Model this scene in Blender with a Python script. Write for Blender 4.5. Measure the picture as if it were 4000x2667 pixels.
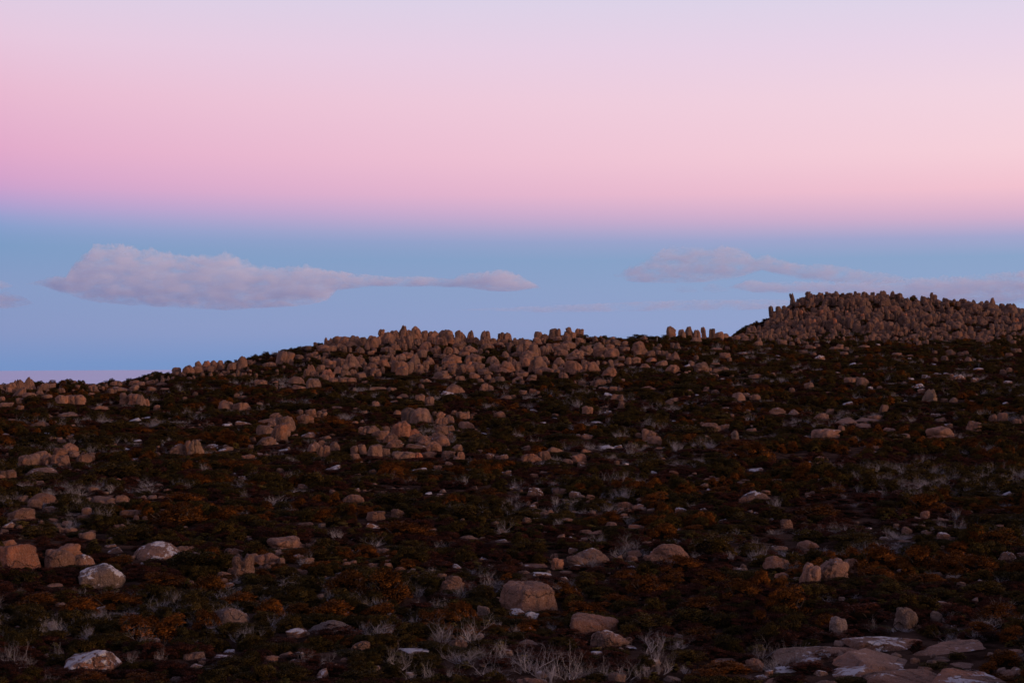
import bpy, bmesh, math, random
import numpy as np
from mathutils import Vector, noise as mnoise

R = math.radians
rng = np.random.default_rng(7)
random.seed(7)
scene = bpy.context.scene
for o in list(bpy.data.objects):
    bpy.data.objects.remove(o)

# ------------------------------------------------------------------ camera
F = 50.0 / 36.0 * 4000.0            # focal length in photograph pixels
CX, CY = 2000.0, 1333.5
cam_d = bpy.data.cameras.new('camera')
cam = bpy.data.objects.new('camera', cam_d)
scene.collection.objects.link(cam)
cam.location = (0, 0, 0)
cam.rotation_euler = (R(90), 0, 0)
cam_d.lens = 50; cam_d.sensor_width = 36
cam_d.clip_start = 0.5; cam_d.clip_end = 400000
scene.camera = cam

# ------------------------------------------------------------------ light
def s2l(c):
    return tuple(((v/255.0)/12.92 if v/255.0 <= .04045 else ((v/255.0+.055)/1.055)**2.4) for v in c)

SUN_AZ, SUN_EL = 119.0, 9.0          # azimuth clockwise from the view direction; after-glow of the set sun
sd = bpy.data.lights.new('sun', 'SUN')
sun = bpy.data.objects.new('sun', sd)
scene.collection.objects.link(sun)
sd.energy = 2.0
sd.angle = R(14)
sd.color = (1.0, 0.63, 0.42)
tosun = Vector((math.sin(R(SUN_AZ))*math.cos(R(SUN_EL)), math.cos(R(SUN_AZ))*math.cos(R(SUN_EL)), math.sin(R(SUN_EL))))
sun.rotation_euler = tosun.to_track_quat('Z', 'Y').to_euler()

world = bpy.data.worlds.new('World'); scene.world = world
world.use_nodes = True
wn = world.node_tree; wn.nodes.clear()
def WN(t, **k):
    n = wn.nodes.new(t)
    for a, b in k.items(): setattr(n, a, b)
    return n
def wmath(op, a, b=None, clamp=False):
    n = WN('ShaderNodeMath', operation=op, use_clamp=clamp)
    for i, v in enumerate((a, b)):
        if v is None: continue
        if isinstance(v, (int, float)): n.inputs[i].default_value = v
        else: wn.links.new(v, n.inputs[i])
    return n.outputs[0]
tc = WN('ShaderNodeTexCoord')
sep = WN('ShaderNodeSeparateXYZ'); wn.links.new(tc.outputs['Generated'], sep.inputs[0])
# horizontal distance -> tangent of the elevation angle
hyp = wmath('SQRT', wmath('ADD', wmath('MULTIPLY', sep.outputs[0], sep.outputs[0]), wmath('MULTIPLY', sep.outputs[1], sep.outputs[1])))
elev = wmath('ARCTAN2', sep.outputs[2], hyp)          # radians
# twilight arch: elevation 0 is the true horizontal.  ramp position = (elev+0.06)/0.5 up to 25 deg, then a second ramp
def ramp(stops, lo, hi):
    n = WN('ShaderNodeValToRGB'); n.color_ramp.interpolation = 'B_SPLINE' if False else 'EASE'
    n.color_ramp.interpolation = 'LINEAR'
    cr = n.color_ramp
    while len(cr.elements) > 1: cr.elements.remove(cr.elements[-1])
    first = True
    for e, c in stops:
        p = min(1, max(0, (e-lo)/(hi-lo)))
        if first: el = cr.elements[0]; el.position = p; first = False
        else: el = cr.elements.new(p)
        el.color = (*s2l(c), 1)
    m = WN('ShaderNodeMapRange'); m.inputs[1].default_value = lo; m.inputs[2].default_value = hi
    wn.links.new(elev, m.inputs[0]); wn.links.new(m.outputs[0], n.inputs[0])
    return n.outputs[0]
def e_of(drow):                                        # row of the 2352 px wide photograph -> elevation (radians)
    return math.atan((CY - drow*1.7007)/F)
UP = [(R(19), (194, 193, 224)), (R(32), (152, 152, 194)), (R(55), (98, 100, 142)), (R(90), (68, 72, 110))]
left_sky = [(-.10, (120, 140, 190)), (e_of(835), (118, 147, 198)), (e_of(760), (136, 151, 196)), (e_of(660), (135, 155, 197)), (e_of(570), (124, 156, 197)),
            (e_of(525), (140, 160, 206)), (e_of(485), (178, 160, 208)), (e_of(440), (210, 162, 204)), (e_of(370), (226, 170, 203)),
            (e_of(240), (233, 186, 210)), (e_of(120), (231, 200, 222)), (e_of(0), (221, 206, 229))] + UP
right_sky = [(-.10, (120, 140, 190)), (e_of(835), (122, 151, 202)), (e_of(760), (149, 163, 205)), (e_of(660), (143, 164, 202)), (e_of(600), (138, 164, 201)),
             (e_of(555), (164, 166, 205)), (e_of(505), (217, 177, 204)), (e_of(450), (242, 194, 208)), (e_of(370), (246, 208, 218)),
             (e_of(240), (242, 213, 226)), (e_of(120), (232, 212, 232)), (e_of(0), (220, 213, 234))] + UP
glow_sky = [(-.10, (150, 120, 120)), (-.01, (255, 170, 110)), (.05, (255, 190, 130)), (.14, (250, 205, 165)), (.26, (225, 205, 205))] + UP
lc, rc, gc = [ramp(s, -.10, math.pi/2) for s in (left_sky, right_sky, glow_sky)]
# angle from the antisolar point
ax, ay = -math.sin(R(SUN_AZ)), -math.cos(R(SUN_AZ))
dotp = wmath('DIVIDE', wmath('ADD', wmath('MULTIPLY', sep.outputs[0], ax), wmath('MULTIPLY', sep.outputs[1], ay)), wmath('MAXIMUM', hyp, .001))
def mapr(v, a, b):
    m = WN('ShaderNodeMapRange'); m.interpolation_type = 'SMOOTHSTEP' if False else 'LINEAR'
    m.inputs[1].default_value = a; m.inputs[2].default_value = b
    wn.links.new(v, m.inputs[0]); return m.outputs[0]
def mixc(f, a, b):
    m = WN('ShaderNodeMix', data_type='RGBA'); wn.links.new(f, m.inputs[0]); wn.links.new(a, m.inputs[6]); wn.links.new(b, m.inputs[7])
    return m.outputs[2]
cL, cR = math.cos(R(abs(-19.8-(SUN_AZ-180)))), math.cos(R(abs(19.8-(SUN_AZ-180))))
sky = mixc(wmath('POWER', mapr(dotp, cL, cR), .7), lc, rc)
sky = mixc(mapr(dotp, cR-.15, -.95), sky, gc)
bg = WN('ShaderNodeBackground'); bg.inputs[1].default_value = 1.0
wn.links.new(sky, bg.inputs[0])
wo = WN('ShaderNodeOutputWorld'); wn.links.new(bg.outputs[0], wo.inputs[0])
scene.view_settings.view_transform = 'Standard'; scene.view_settings.look = 'None'
scene.view_settings.exposure = 0.0; scene.view_settings.gamma = 1.0
scene.render.resolution_x = 1024; scene.render.resolution_y = 682
scene.cycles.volume_bounces = 12; scene.cycles.max_bounces = 14

# ------------------------------------------------------------------ helpers
COL = scene.collection
def link(o, parent=None):
    COL.objects.link(o)
    if parent is not None: o.parent = parent
    return o
def tag(o, label=None, cat=None, group=None, kind=None):
    if label: o['label'] = label
    if cat: o['category'] = cat
    if group: o['group'] = group
    if kind: o['kind'] = kind
    return o
def mesh_np(name, verts, faces, mat, smooth=True):
    me = bpy.data.meshes.new(name)
    me.from_pydata(np.asarray(verts).tolist(), [], [list(f) for f in faces])
    if smooth: me.polygons.foreach_set('use_smooth', [True]*len(me.polygons))
    me.materials.append(mat); me.update()
    return me
def fbm(p, s, octv=4):
    return mnoise.fractal(Vector(p)*s, 0.6, 2.1, octv)

class NT:
    def __init__(self, name):
        self.m = bpy.data.materials.new(name); self.m.use_nodes = True
        self.t = self.m.node_tree; self.t.nodes.clear()
        self.out = self.n('ShaderNodeOutputMaterial')
    def n(self, t, **k):
        x = self.t.nodes.new(t)
        for a, b in k.items(): setattr(x, a, b)
        return x
    def l(self, a, b): self.t.links.new(a, b)
    def val(self, s, v):
        if isinstance(v, (int, float)): s.default_value = v
        elif isinstance(v, tuple): s.default_value = v if len(v) == 4 or s.type == 'VECTOR' else (*v, 1)
        else: self.l(v, s)
    def math(self, op, a, b=0., clamp=False):
        x = self.n('ShaderNodeMath', operation=op, use_clamp=clamp); self.val(x.inputs[0], a); self.val(x.inputs[1], b); return x.outputs[0]
    def mix(self, f, a, b, blend='MIX'):
        x = self.n('ShaderNodeMix', data_type='RGBA', blend_type=blend); self.val(x.inputs[0], f); self.val(x.inputs[6], a); self.val(x.inputs[7], b); return x.outputs[2]
    def noise(self, vec, scale, detail=4., rough=.55):
        x = self.n('ShaderNodeTexNoise'); self.l(vec, x.inputs['Vector']); x.inputs['Scale'].default_value = scale
        x.inputs['Detail'].default_value = detail; x.inputs['Roughness'].default_value = rough; return x.outputs[0]
    def step(self, v, a, b):
        x = self.n('ShaderNodeMapRange', interpolation_type='SMOOTHSTEP'); self.val(x.inputs[0], v); self.val(x.inputs[1], a); self.val(x.inputs[2], b); return x.outputs[0]

# ------------------------------------------------------------------ materials
def rock_material():
    t = NT('dolerite')
    g = t.n('ShaderNodeNewGeometry'); pos = g.outputs['Position']
    oi = t.n('ShaderNodeObjectInfo')
    rnd = oi.outputs['Random']
    col = t.mix(t.step(t.noise(pos, 1.3), .36, .66), (.115, .066, .048), (.245, .132, .088))
    col = t.mix(t.math('MULTIPLY', rnd, .55), col, (.19, .118, .09))
    # rusty iron stains
    col = t.mix(t.math('MULTIPLY', t.step(t.noise(pos, .75, 5, .6), .56, .70), .6), col, (.34, .135, .058))
    # dark streaks of lichen and damp
    mp = t.n('ShaderNodeMapping'); t.l(pos, mp.inputs[0]); mp.inputs['Scale'].default_value = (3.2, 3.2, .55)
    col = t.mix(t.math('MULTIPLY', t.step(t.noise(mp.outputs[0], 1.6, 5, .65), .52, .70), .72), col, (.050, .035, .031))
    col = t.mix(.8, col, oi.outputs['Color'], 'MULTIPLY')
    # mineral speckle
    col = t.mix(t.math('MULTIPLY', t.step(t.noise(pos, 34., 3, .7), .50, .72), .5), col, (.36, .25, .20))
    col = t.mix(t.math('MULTIPLY', t.step(t.noise(pos, 21., 3, .7), .54, .70), .55), col, (.06, .045, .04))
    # white crustose lichen, more on tops
    sepn = t.n('ShaderNodeSeparateXYZ'); t.l(g.outputs['Normal'], sepn.inputs[0])
    l1 = t.noise(pos, 2.6, 6, .68); l2 = t.noise(pos, 13., 4, .6)
    f = t.math('ADD', t.math('MULTIPLY', l1, .9), t.math('MULTIPLY', l2, .35))
    f = t.math('ADD', f, t.math('MULTIPLY', sepn.outputs[2], .20))
    f = t.math('ADD', f, t.math('MULTIPLY', oi.outputs['Alpha'], .35))
    lich = t.step(f, .98, 1.04)
    col = t.mix(t.math('MULTIPLY', lich, .9), col, (.50, .455, .455))
    b = t.n('ShaderNodeBsdfPrincipled'); t.l(col, b.inputs['Base Color']); b.inputs['Roughness'].default_value = .9
    b.inputs['Specular IOR Level'].default_value = .25
    bp = t.n('ShaderNodeBump'); bp.inputs['Strength'].default_value = 1.; bp.inputs['Distance'].default_value = .09
    hgt = t.math('ADD', t.noise(pos, 5., 6, .65), t.math('MULTIPLY', t.noise(pos, 40., 3, .6), .25))
    vo = t.n('ShaderNodeTexVoronoi', feature='DISTANCE_TO_EDGE'); vo.inputs['Scale'].default_value = .62
    wv = t.n('ShaderNodeVectorMath', operation='ADD'); t.l(pos, wv.inputs[0])
    nn = t.n('ShaderNodeTexNoise'); t.l(pos, nn.inputs['Vector']); nn.inputs['Scale'].default_value = 2.3; nn.inputs['Detail'].default_value = 4.; t.l(nn.outputs['Color'], wv.inputs[1])
    t.l(wv.outputs[0], vo.inputs['Vector'])
    crk = t.step(vo.outputs['Distance'], .0, .016)
    hgt = t.math('ADD', hgt, t.math('MULTIPLY', crk, .5))
    t.l(t.mix(t.math('MULTIPLY', t.math('SUBTRACT', 1., crk), .2), col, (.03, .02, .017)), b.inputs['Base Color'])
    t.l(hgt, bp.inputs['Height']); t.l(bp.outputs[0], b.inputs['Normal'])
    t.l(b.outputs[0], t.out.inputs[0])
    return t.m
def leaf_material(name, a, b_, tip, tipf=.25, rough=.7):
    t = NT(name)
    g = t.n('ShaderNodeNewGeometry'); oi = t.n('ShaderNodeObjectInfo')
    col = t.mix(g.outputs['Random Per Island'], a, b_)
    col = t.mix(t.math('MULTIPLY', t.step(t.noise(g.outputs['Position'], 1.1, 3), .40, .68), tipf), col, tip)
    col = t.mix(1., col, t.mix(oi.outputs['Random'], (.70, .74, .74), (1.2, 1.06, 1.0)), 'MULTIPLY')
    ta = t.n('ShaderNodeAttribute', attribute_name='tone')
    vm = t.n('ShaderNodeVectorMath', operation='SCALE'); t.l(col, vm.inputs[0]); t.l(ta.outputs['Fac'], vm.inputs['Scale']); col = vm.outputs[0]
    b = t.n('ShaderNodeBsdfPrincipled'); t.l(col, b.inputs['Base Color']); b.inputs['Roughness'].default_value = rough
    b.inputs['Specular IOR Level'].default_value = .05
    tr = t.n('ShaderNodeBsdfTranslucent'); t.l(col, tr.inputs[0])
    ms = t.n('ShaderNodeMixShader'); ms.inputs[0].default_value = .18
    t.l(b.outputs[0], ms.inputs[1]); t.l(tr.outputs[0], ms.inputs[2]); t.l(ms.outputs[0], t.out.inputs[0])
    return t.m
def plain(name, col, col2, scale, rough=.85, bump=.0):
    t = NT(name); g = t.n('ShaderNodeNewGeometry')
    nz = t.noise(g.outputs['Position'], scale, 6, .65)
    b = t.n('ShaderNodeBsdfPrincipled'); t.l(t.mix(t.step(nz, .35, .65), col, col2), b.inputs['Base Color'])
    b.inputs['Roughness'].default_value = rough; b.inputs['Specular IOR Level'].default_value = .0
    if bump:
        bp = t.n('ShaderNodeBump'); bp.inputs['Strength'].default_value = bump; bp.inputs['Distance'].default_value = .08
        t.l(t.noise(g.outputs['Position'], scale*6, 5, .7), bp.inputs['Height']); t.l(bp.outputs[0], b.inputs['Normal'])
    t.l(b.outputs[0], t.out.inputs[0]); return t.m
M_rock = rock_material()
M_leaf = {
 'o': leaf_material('rust_leaf', (.200, .068, .012), (.075, .026, .007), (.25, .095, .014)),
 'g': leaf_material('olive_leaf', (.088, .058, .014), (.034, .025, .008), (.125, .078, .013)),
 'm': leaf_material('maroon_heath_leaf', (.105, .034, .020), (.036, .015, .011), (.14, .045, .020)),
 'y': leaf_material('daisy_bush_leaf', (.17, .125, .030), (.075, .060, .022), (.24, .17, .03), .35),
}
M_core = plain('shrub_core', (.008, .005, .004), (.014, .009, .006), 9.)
M_wood = plain('woody_stem', (.09, .065, .05), (.05, .035, .03), 14.)
M_dead = plain('bleached_wood', (.40, .35, .345), (.16, .13, .13), 4.)
M_ground = plain('peaty_ground', (.018, .010, .007), (.075, .042, .030), 1.6, .95, 1.)

# ------------------------------------------------------------------ terrain heights
# distances (m) down the slope against photograph rows, for several columns of the photograph
NEAR = [(17, 2667), (22, 2440), (28, 2250), (36, 2085), (48, 1930), (64, 1815), (84, 1730)]
COLS = {
 -600: [(110, 1655), (130, 1598), (150, 1555), (165, 1528)],
 0:    [(110, 1652), (130, 1592), (150, 1547), (165, 1518)],
 500:  [(110, 1648), (135, 1580), (160, 1525), (178, 1500)],
 620:  [(110, 1645), (135, 1575), (160, 1515), (184, 1474)],
 720:  [(110, 1642), (135, 1570), (162, 1505), (188, 1458)],
 1000: [(110, 1640), (135, 1565), (165, 1495), (190, 1432), (203, 1398)],
 1250: [(110, 1638), (140, 1548), (167, 1488), (187, 1436), (208, 1350)],
 1600: [(110, 1636), (140, 1545), (167, 1485), (187, 1425), (212, 1322)],
 2000: [(110, 1634), (140, 1540), (167, 1482), (190, 1418), (216, 1334)],
 2250: [(110, 1628), (140, 1528), (170, 1462), (197, 1398), (225, 1322)],
 2450: [(110, 1622), (140, 1520), (170, 1450), (205, 1380), (245, 1324)],
 2650: [(110, 1618), (140, 1514), (170, 1446), (215, 1372), (262, 1322)],
 2850: [(110, 1615), (140, 1512), (175, 1446), (230, 1372), (290, 1326), (345, 1300)],
 3000: [(110, 1612), (140, 1511), (180, 1447), (230, 1388), (290, 1340), (330, 1316), (366, 1226)],
 3120: [(110, 1612), (140, 1511), (180, 1449), (230, 1393), (290, 1345), (330, 1318), (368, 1200), (398, 1156)],
 3250: [(110, 1612), (140, 1510), (180, 1450), (230, 1395), (290, 1347), (328, 1318), (368, 1206), (402, 1138)],
 3500: [(110, 1612), (140, 1510), (180, 1450), (230, 1396), (290, 1348), (326, 1322), (368, 1224), (406, 1158)],
 3750: [(110, 1612), (140, 1510), (180, 1451), (230, 1398), (290, 1350), (324, 1327), (368, 1244), (410, 1180)],
 4000: [(110, 1612), (140, 1511), (180, 1453), (230, 1400), (290, 1354), (322, 1334), (368, 1256), (416, 1206)],
 4700: [(110, 1614), (140, 1515), (180, 1458), (230, 1408), (290, 1364), (322, 1346), (368, 1290), (416, 1262)],
}
rs = np.concatenate([np.linspace(.0, 14, 15)[1:], np.geomspace(15, 430, 250), np.geomspace(445, 4600, 26)])
ph_cols, z_cols = [], []
for px, pts in sorted(COLS.items()):
    phi = math.atan((px-CX)/F)
    rr = [0, 5, 10]; zz = [-1.7, -2.05, -2.95]
    for r, v in NEAR + pts:
        rr.append(r); zz.append(-(v-CY)/F*r*math.cos(phi))
    rc_ = rr[-1]; zc = zz[-1]
    for k, dz in ((12, -.6), (35, -5), (90, -22), (250, -75), (900, -300), (2500, -850), (4500, -1420)):
        rr.append(rc_+k); zz.append(zc+dz)
    ph_cols.append(phi); z_cols.append(np.interp(rs, rr, zz))
z_cols = np.array(z_cols); ph_cols = np.array(ph_cols)
phs = np.concatenate([np.arange(-180, -27, 4.), np.arange(-27, 27.01, .13), np.arange(29, 181, 4.)])
phs[-1] = 180.; phs = np.radians(phs)
Z = np.array([np.interp(phs, ph_cols, z_cols[:, j]) for j in range(len(rs))]).T      # [phi, r]
side = np.clip((np.abs(phs)-R(60))/R(70), 0, 1); side = side*side*(3-2*side)
zb = np.interp(rs, [0, 5, 40, 150, 300, 900, 2500, 4600], [-1.7, -1.6, -1.0, -4, -30, -250, -850, -1450])
Z = Z*(1-side[:, None]) + zb[None, :]*side[:, None]
def smooth(A, axis, k):
    for _ in range(k):
        B = np.pad(A, [(1, 1) if a == axis else (0, 0) for a in (0, 1)], mode='edge')
        A = (B[:-2] + 2*B[1:-1] + B[2:])/4 if axis == 0 else (B[:, :-2] + 2*B[:, 1:-1] + B[:, 2:])/4
    return A
Z = smooth(smooth(Z, 1, 6), 0, 34)
for i, p in enumerate(phs):
    for j, r in enumerate(rs):
        if r < 600 and abs(p) < .6:
            x, y = r*math.sin(p), r*math.cos(p)
            a = min(1, r/12)
            Z[i, j] += a*(.16*mnoise.noise((x*.22, y*.22, 1.3)) + .09*mnoise.noise((x*.7, y*.7, 4.1)) + (.35 if r > 60 else .1)*mnoise.noise((x*.06, y*.06, 9.)))
def ground_z(x, y):
    r = np.clip(np.hypot(x, y), rs[0], rs[-1]); p = np.arctan2(x, y)
    fi = np.interp(p, phs, np.arange(len(phs))); fj = np.interp(r, rs, np.arange(len(rs)))
    i0 = np.clip(fi.astype(int) if hasattr(fi, 'astype') else int(fi), 0, len(phs)-2); j0 = np.clip(fj.astype(int) if hasattr(fj, 'astype') else int(fj), 0, len(rs)-2)
    a, b = fi-i0, fj-j0
    return (Z[i0, j0]*(1-a)*(1-b) + Z[i0+1, j0]*a*(1-b) + Z[i0, j0+1]*(1-a)*b + Z[i0+1, j0+1]*a*b)
RS = np.concatenate([np.linspace(12, 60, 320), np.linspace(60.2, 425, 1200)])
def hit(px, py):
    """first meeting of the ray through a photograph pixel with the ground; where it misses, the nearest crest"""
    u = (px-CX)/F; s = (CY-py)/F; c = 1/math.sqrt(1+u*u)
    yy = RS*c; t = ground_z(yy*u, yy)/yy - s
    k = np.argmax(t >= 0)
    if t[k] < 0: k = int(np.argmax(t))
    return float(yy[k]*u), float(yy[k])

# --- ground mesh
nP, nR = len(phs), len(rs)
xs = np.sin(phs)[:, None]*rs[None, :]; ys = np.cos(phs)[:, None]*rs[None, :]
verts = np.stack([xs, ys, Z], -1).reshape(-1, 3)
ii, jj = np.meshgrid(np.arange(nP-1), np.arange(nR-1), indexing='ij')
a = (ii*nR+jj).ravel()
faces = np.stack([a, a+1, a+nR+1, a+nR], -1)
verts = np.vstack([verts, [[0, 0, -1.7]]]); c0 = len(verts)-1
tri = [(c0, i*nR, (i+1)*nR) for i in range(nP-1)]
me = mesh_np('ground', verts, faces.tolist()+tri, M_ground)
tag(link(bpy.data.objects.new('ground', me)), 'dark peaty heath slope rising to boulder ridges', 'ground', kind='structure')

# --- sea: a cap of the globe 1200 m below, its horizon dips about a degree
t = NT('misty_sea'); b = t.n('ShaderNodeBsdfPrincipled'); g = t.n('ShaderNodeNewGeometry')
mp = t.n('ShaderNodeMapping'); t.l(g.outputs['Position'], mp.inputs[0]); mp.inputs['Scale'].default_value = (.00003, .00016, 0)
t.l(t.mix(t.noise(mp.outputs[0], 1., 4), (.26, .37, .66), (.33, .41, .70)), b.inputs['Base Color'])
b.inputs['Roughness'].default_value = .24; b.inputs['IOR'].default_value = 1.33
t.l(b.outputs[0], t.out.inputs[0])
sv, sf = [(0, 0, -1200.)], []
rad = np.geomspace(3000, 150000, 40); NA = 192
for r in rad:
    for k in range(NA):
        q = 2*math.pi*k/NA; sv.append((r*math.sin(q), r*math.cos(q), -1200 - r*r/(2*6371000.)))
for k in range(NA): sf.append((0, 1+k, 1+(k+1) % NA))
for i in range(len(rad)-1):
    for k in range(NA):
        q0, q1 = 1+i*NA+k, 1+i*NA+(k+1) % NA; sf.append((q0, q0+NA, q1+NA, q1))
tag(link(bpy.data.objects.new('sea', mesh_np('sea', sv, sf, t.m))), 'pale lavender misty sea at the horizon', 'sea', kind='structure')

# ------------------------------------------------------------------ clouds
def cloud(name, label, top, bot, dist, thick, dens, seed, wob=1.):
    """top / bot: outline (x, row) in the 2352 px picture; built as a lofted bank of vapour dist metres away"""
    k = dist/F*1.7007
    x0, x1 = top[0][0], top[-1][0]
    n = max(40, int((x1-x0)/2)); X = np.linspace(x0, x1, n)
    T = np.interp(X, [p[0] for p in top], [p[1] for p in top]); B = np.interp(X, [p[0] for p in bot], [p[1] for p in bot])
    m = 36; V, Fc = [], []
    for i in range(n):
        e = min(1, min(i, n-1-i)/(n*.06)+.02)**.5
        mid, half = (T[i]+B[i])/2, max(1., (B[i]-T[i])/2)*1.16
        for j in range(m):
            q = 2*math.pi*j/m
            cx, cz = math.cos(q), math.sin(q)
            xx = (X[i]*1.7007-CX)/F*dist
            yy = dist + cx*.5*thick*e*min(1, half/28+.25)
            # flat underside, billowed top
            up = cz if cz < 0 else cz
            zz = ((CY-mid*1.7007)/F*dist + up*half*k*e)
            d = Vector((xx, yy, zz))/(k*22)
            nz = fbm(d+Vector((seed*7.3, 0, 0)), 1., 4)*.5
            bil = 1-2.4*abs(mnoise.noise(d*1.15+Vector((seed, 2, 0))))+.55*(1-2.4*abs(mnoise.noise(d*2.9+Vector((seed, 5, 0)))))
            zz += (nz*half*k*.25 + bil*k*6.*min(1, half/20)*wob)*(max(0, cz)**.6 if cz > 0 else 0) + nz*half*k*.10*wob
            yy += nz*thick*.15
            xx += fbm(d+Vector((0, seed*3.1, 5)), 1., 3)*k*3*wob
            V.append((xx*yy/dist, yy, zz))
    for i in range(n-1):
        for j in range(m):
            Fc.append((i*m+j, i*m+(j+1) % m, (i+1)*m+(j+1) % m, (i+1)*m+j))
    Fc.append(tuple(range(m))[::-1]); Fc.append(tuple((n-1)*m+j for j in range(m)))
    t = NT(name+'_vapour')
    g = t.n('ShaderNodeNewGeometry'); v = t.n('ShaderNodeVolumePrincipled')
    v.inputs['Color'].default_value = (.935, .968, 1., 1)
    mpn = t.n('ShaderNodeMapping'); t.l(g.outputs['Position'], mpn.inputs[0]); mpn.inputs['Scale'].default_value = (1/(k*46), 1/(k*46), 1/(k*17))
    d = t.step(t.math('ADD', t.math('MULTIPLY', t.noise(mpn.outputs[0], 1., 3, .5), .75), t.math('MULTIPLY', t.noise(mpn.outputs[0], 2.6, 2, .5), .25)), .38, .66)
    t.l(t.math('MULTIPLY', t.math('ADD', d, .03), dens*.6), v.inputs['Density'])
    v.inputs['Anisotropy'].default_value = -.1
    t.l(v.outputs[0], t.out.inputs['Volume'])
    t.m.cycles.volume_step_rate = .12
    me = mesh_np(name, V, Fc, t.m)
    bm = bmesh.new(); bm.from_mesh(me); bmesh.ops.recalc_face_normals(bm, faces=bm.faces); bm.to_mesh(me); bm.free()
    return tag(link(bpy.data.objects.new('cloud', me)), label, 'cloud', 'clouds over the sea')
CD = 20000.
cloud('cloud', 'long flat-based lilac cloud with billowed head and thin tail', [(60, 650), (110, 640), (150, 641), (175, 610), (205, 590), (215, 575), (265, 574), (300, 577), (325, 592), (350, 588), (400, 597), (450, 601), (500, 598), (520, 592), (560, 608), (590, 622), (640, 626), (700, 620), (745, 628), (800, 632), (900, 640), (960, 638), (1040, 644), (1060, 635), (1100, 633), (1150, 628), (1190, 635), (1230, 650), (1246, 663)],
      [(60, 655), (110, 661), (150, 672), (200, 683), (300, 692), (400, 699), (500, 704), (600, 702), (700, 696), (750, 686), (775, 664), (850, 656), (1000, 657), (1080, 660), (1130, 666), (1200, 667), (1246, 665)], CD, 1100, .0065, 1)
cloud('cloud', 'small lilac cloud bank beside the long flat-based cloud', [(-180, 690), (-60, 668), (0, 672), (40, 682), (80, 694)], [(-180, 698), (-60, 706), (0, 707), (40, 704), (80, 697)], CD*1.02, 700, .005, 2)
cloud('cloud', 'thin lilac wisp just above the small cloud bank', [(-160, 655), (-60, 646), (0, 646), (30, 655)], [(-160, 662), (-60, 668), (0, 666), (30, 659)], CD*1.1, 500, .004, 3)
cloud('cloud', 'faint rounded pink cloud trailing down towards the rocky hill', [(1410, 630), (1440, 621), (1480, 610), (1510, 586), (1550, 577), (1600, 579), (1640, 581), (1670, 574), (1700, 580), (1735, 598), (1765, 591), (1800, 604), (1850, 614), (1900, 614), (1950, 620), (2000, 628), (2090, 638)],
      [(1410, 638), (1440, 645), (1480, 646), (1550, 645), (1600, 644), (1650, 640), (1700, 632), (1750, 618), (1800, 630), (1850, 641), (1950, 648), (2000, 651), (2090, 650)], CD*1.1, 800, .0048, 4)
cloud('cloud', 'broad lilac cloud bank behind the rocky hill', [(1670, 658), (1720, 646), (1760, 653), (1850, 651), (1950, 656), (2050, 655), (2100, 648), (2200, 645), (2300, 636), (2400, 630), (2560, 628), (2700, 640)],
      [(1670, 664), (1750, 671), (1850, 672), (1900, 680), (2000, 692), (2200, 694), (2350, 694), (2560, 696), (2700, 690)], CD*.95, 1200, .0045, 5)
cloud('cloud', 'long thin low cloud streak above the saddle', [(1040, 710), (1150, 708), (1250, 704), (1400, 699), (1500, 695), (1600, 693), (1700, 692), (1820, 689)],
      [(1040, 712), (1150, 714), (1250, 717), (1400, 715), (1500, 713), (1600, 711), (1700, 711), (1820, 706)], CD*1.3, 900, .0030, 6)
cloud('cloud', 'tiny pink puff under the faint rounded cloud', [(1548, 662), (1565, 656), (1590, 660), (1605, 668)], [(1548, 668), (1570, 672), (1605, 671)], CD*1.15, 300, .0035, 7)
cloud('cloud', 'small pink puff next to the tiny one', [(1612, 661), (1635, 654), (1660, 659), (1675, 665)], [(1612, 667), (1640, 671), (1675, 668)], CD*1.15, 300, .004, 8)

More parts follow.
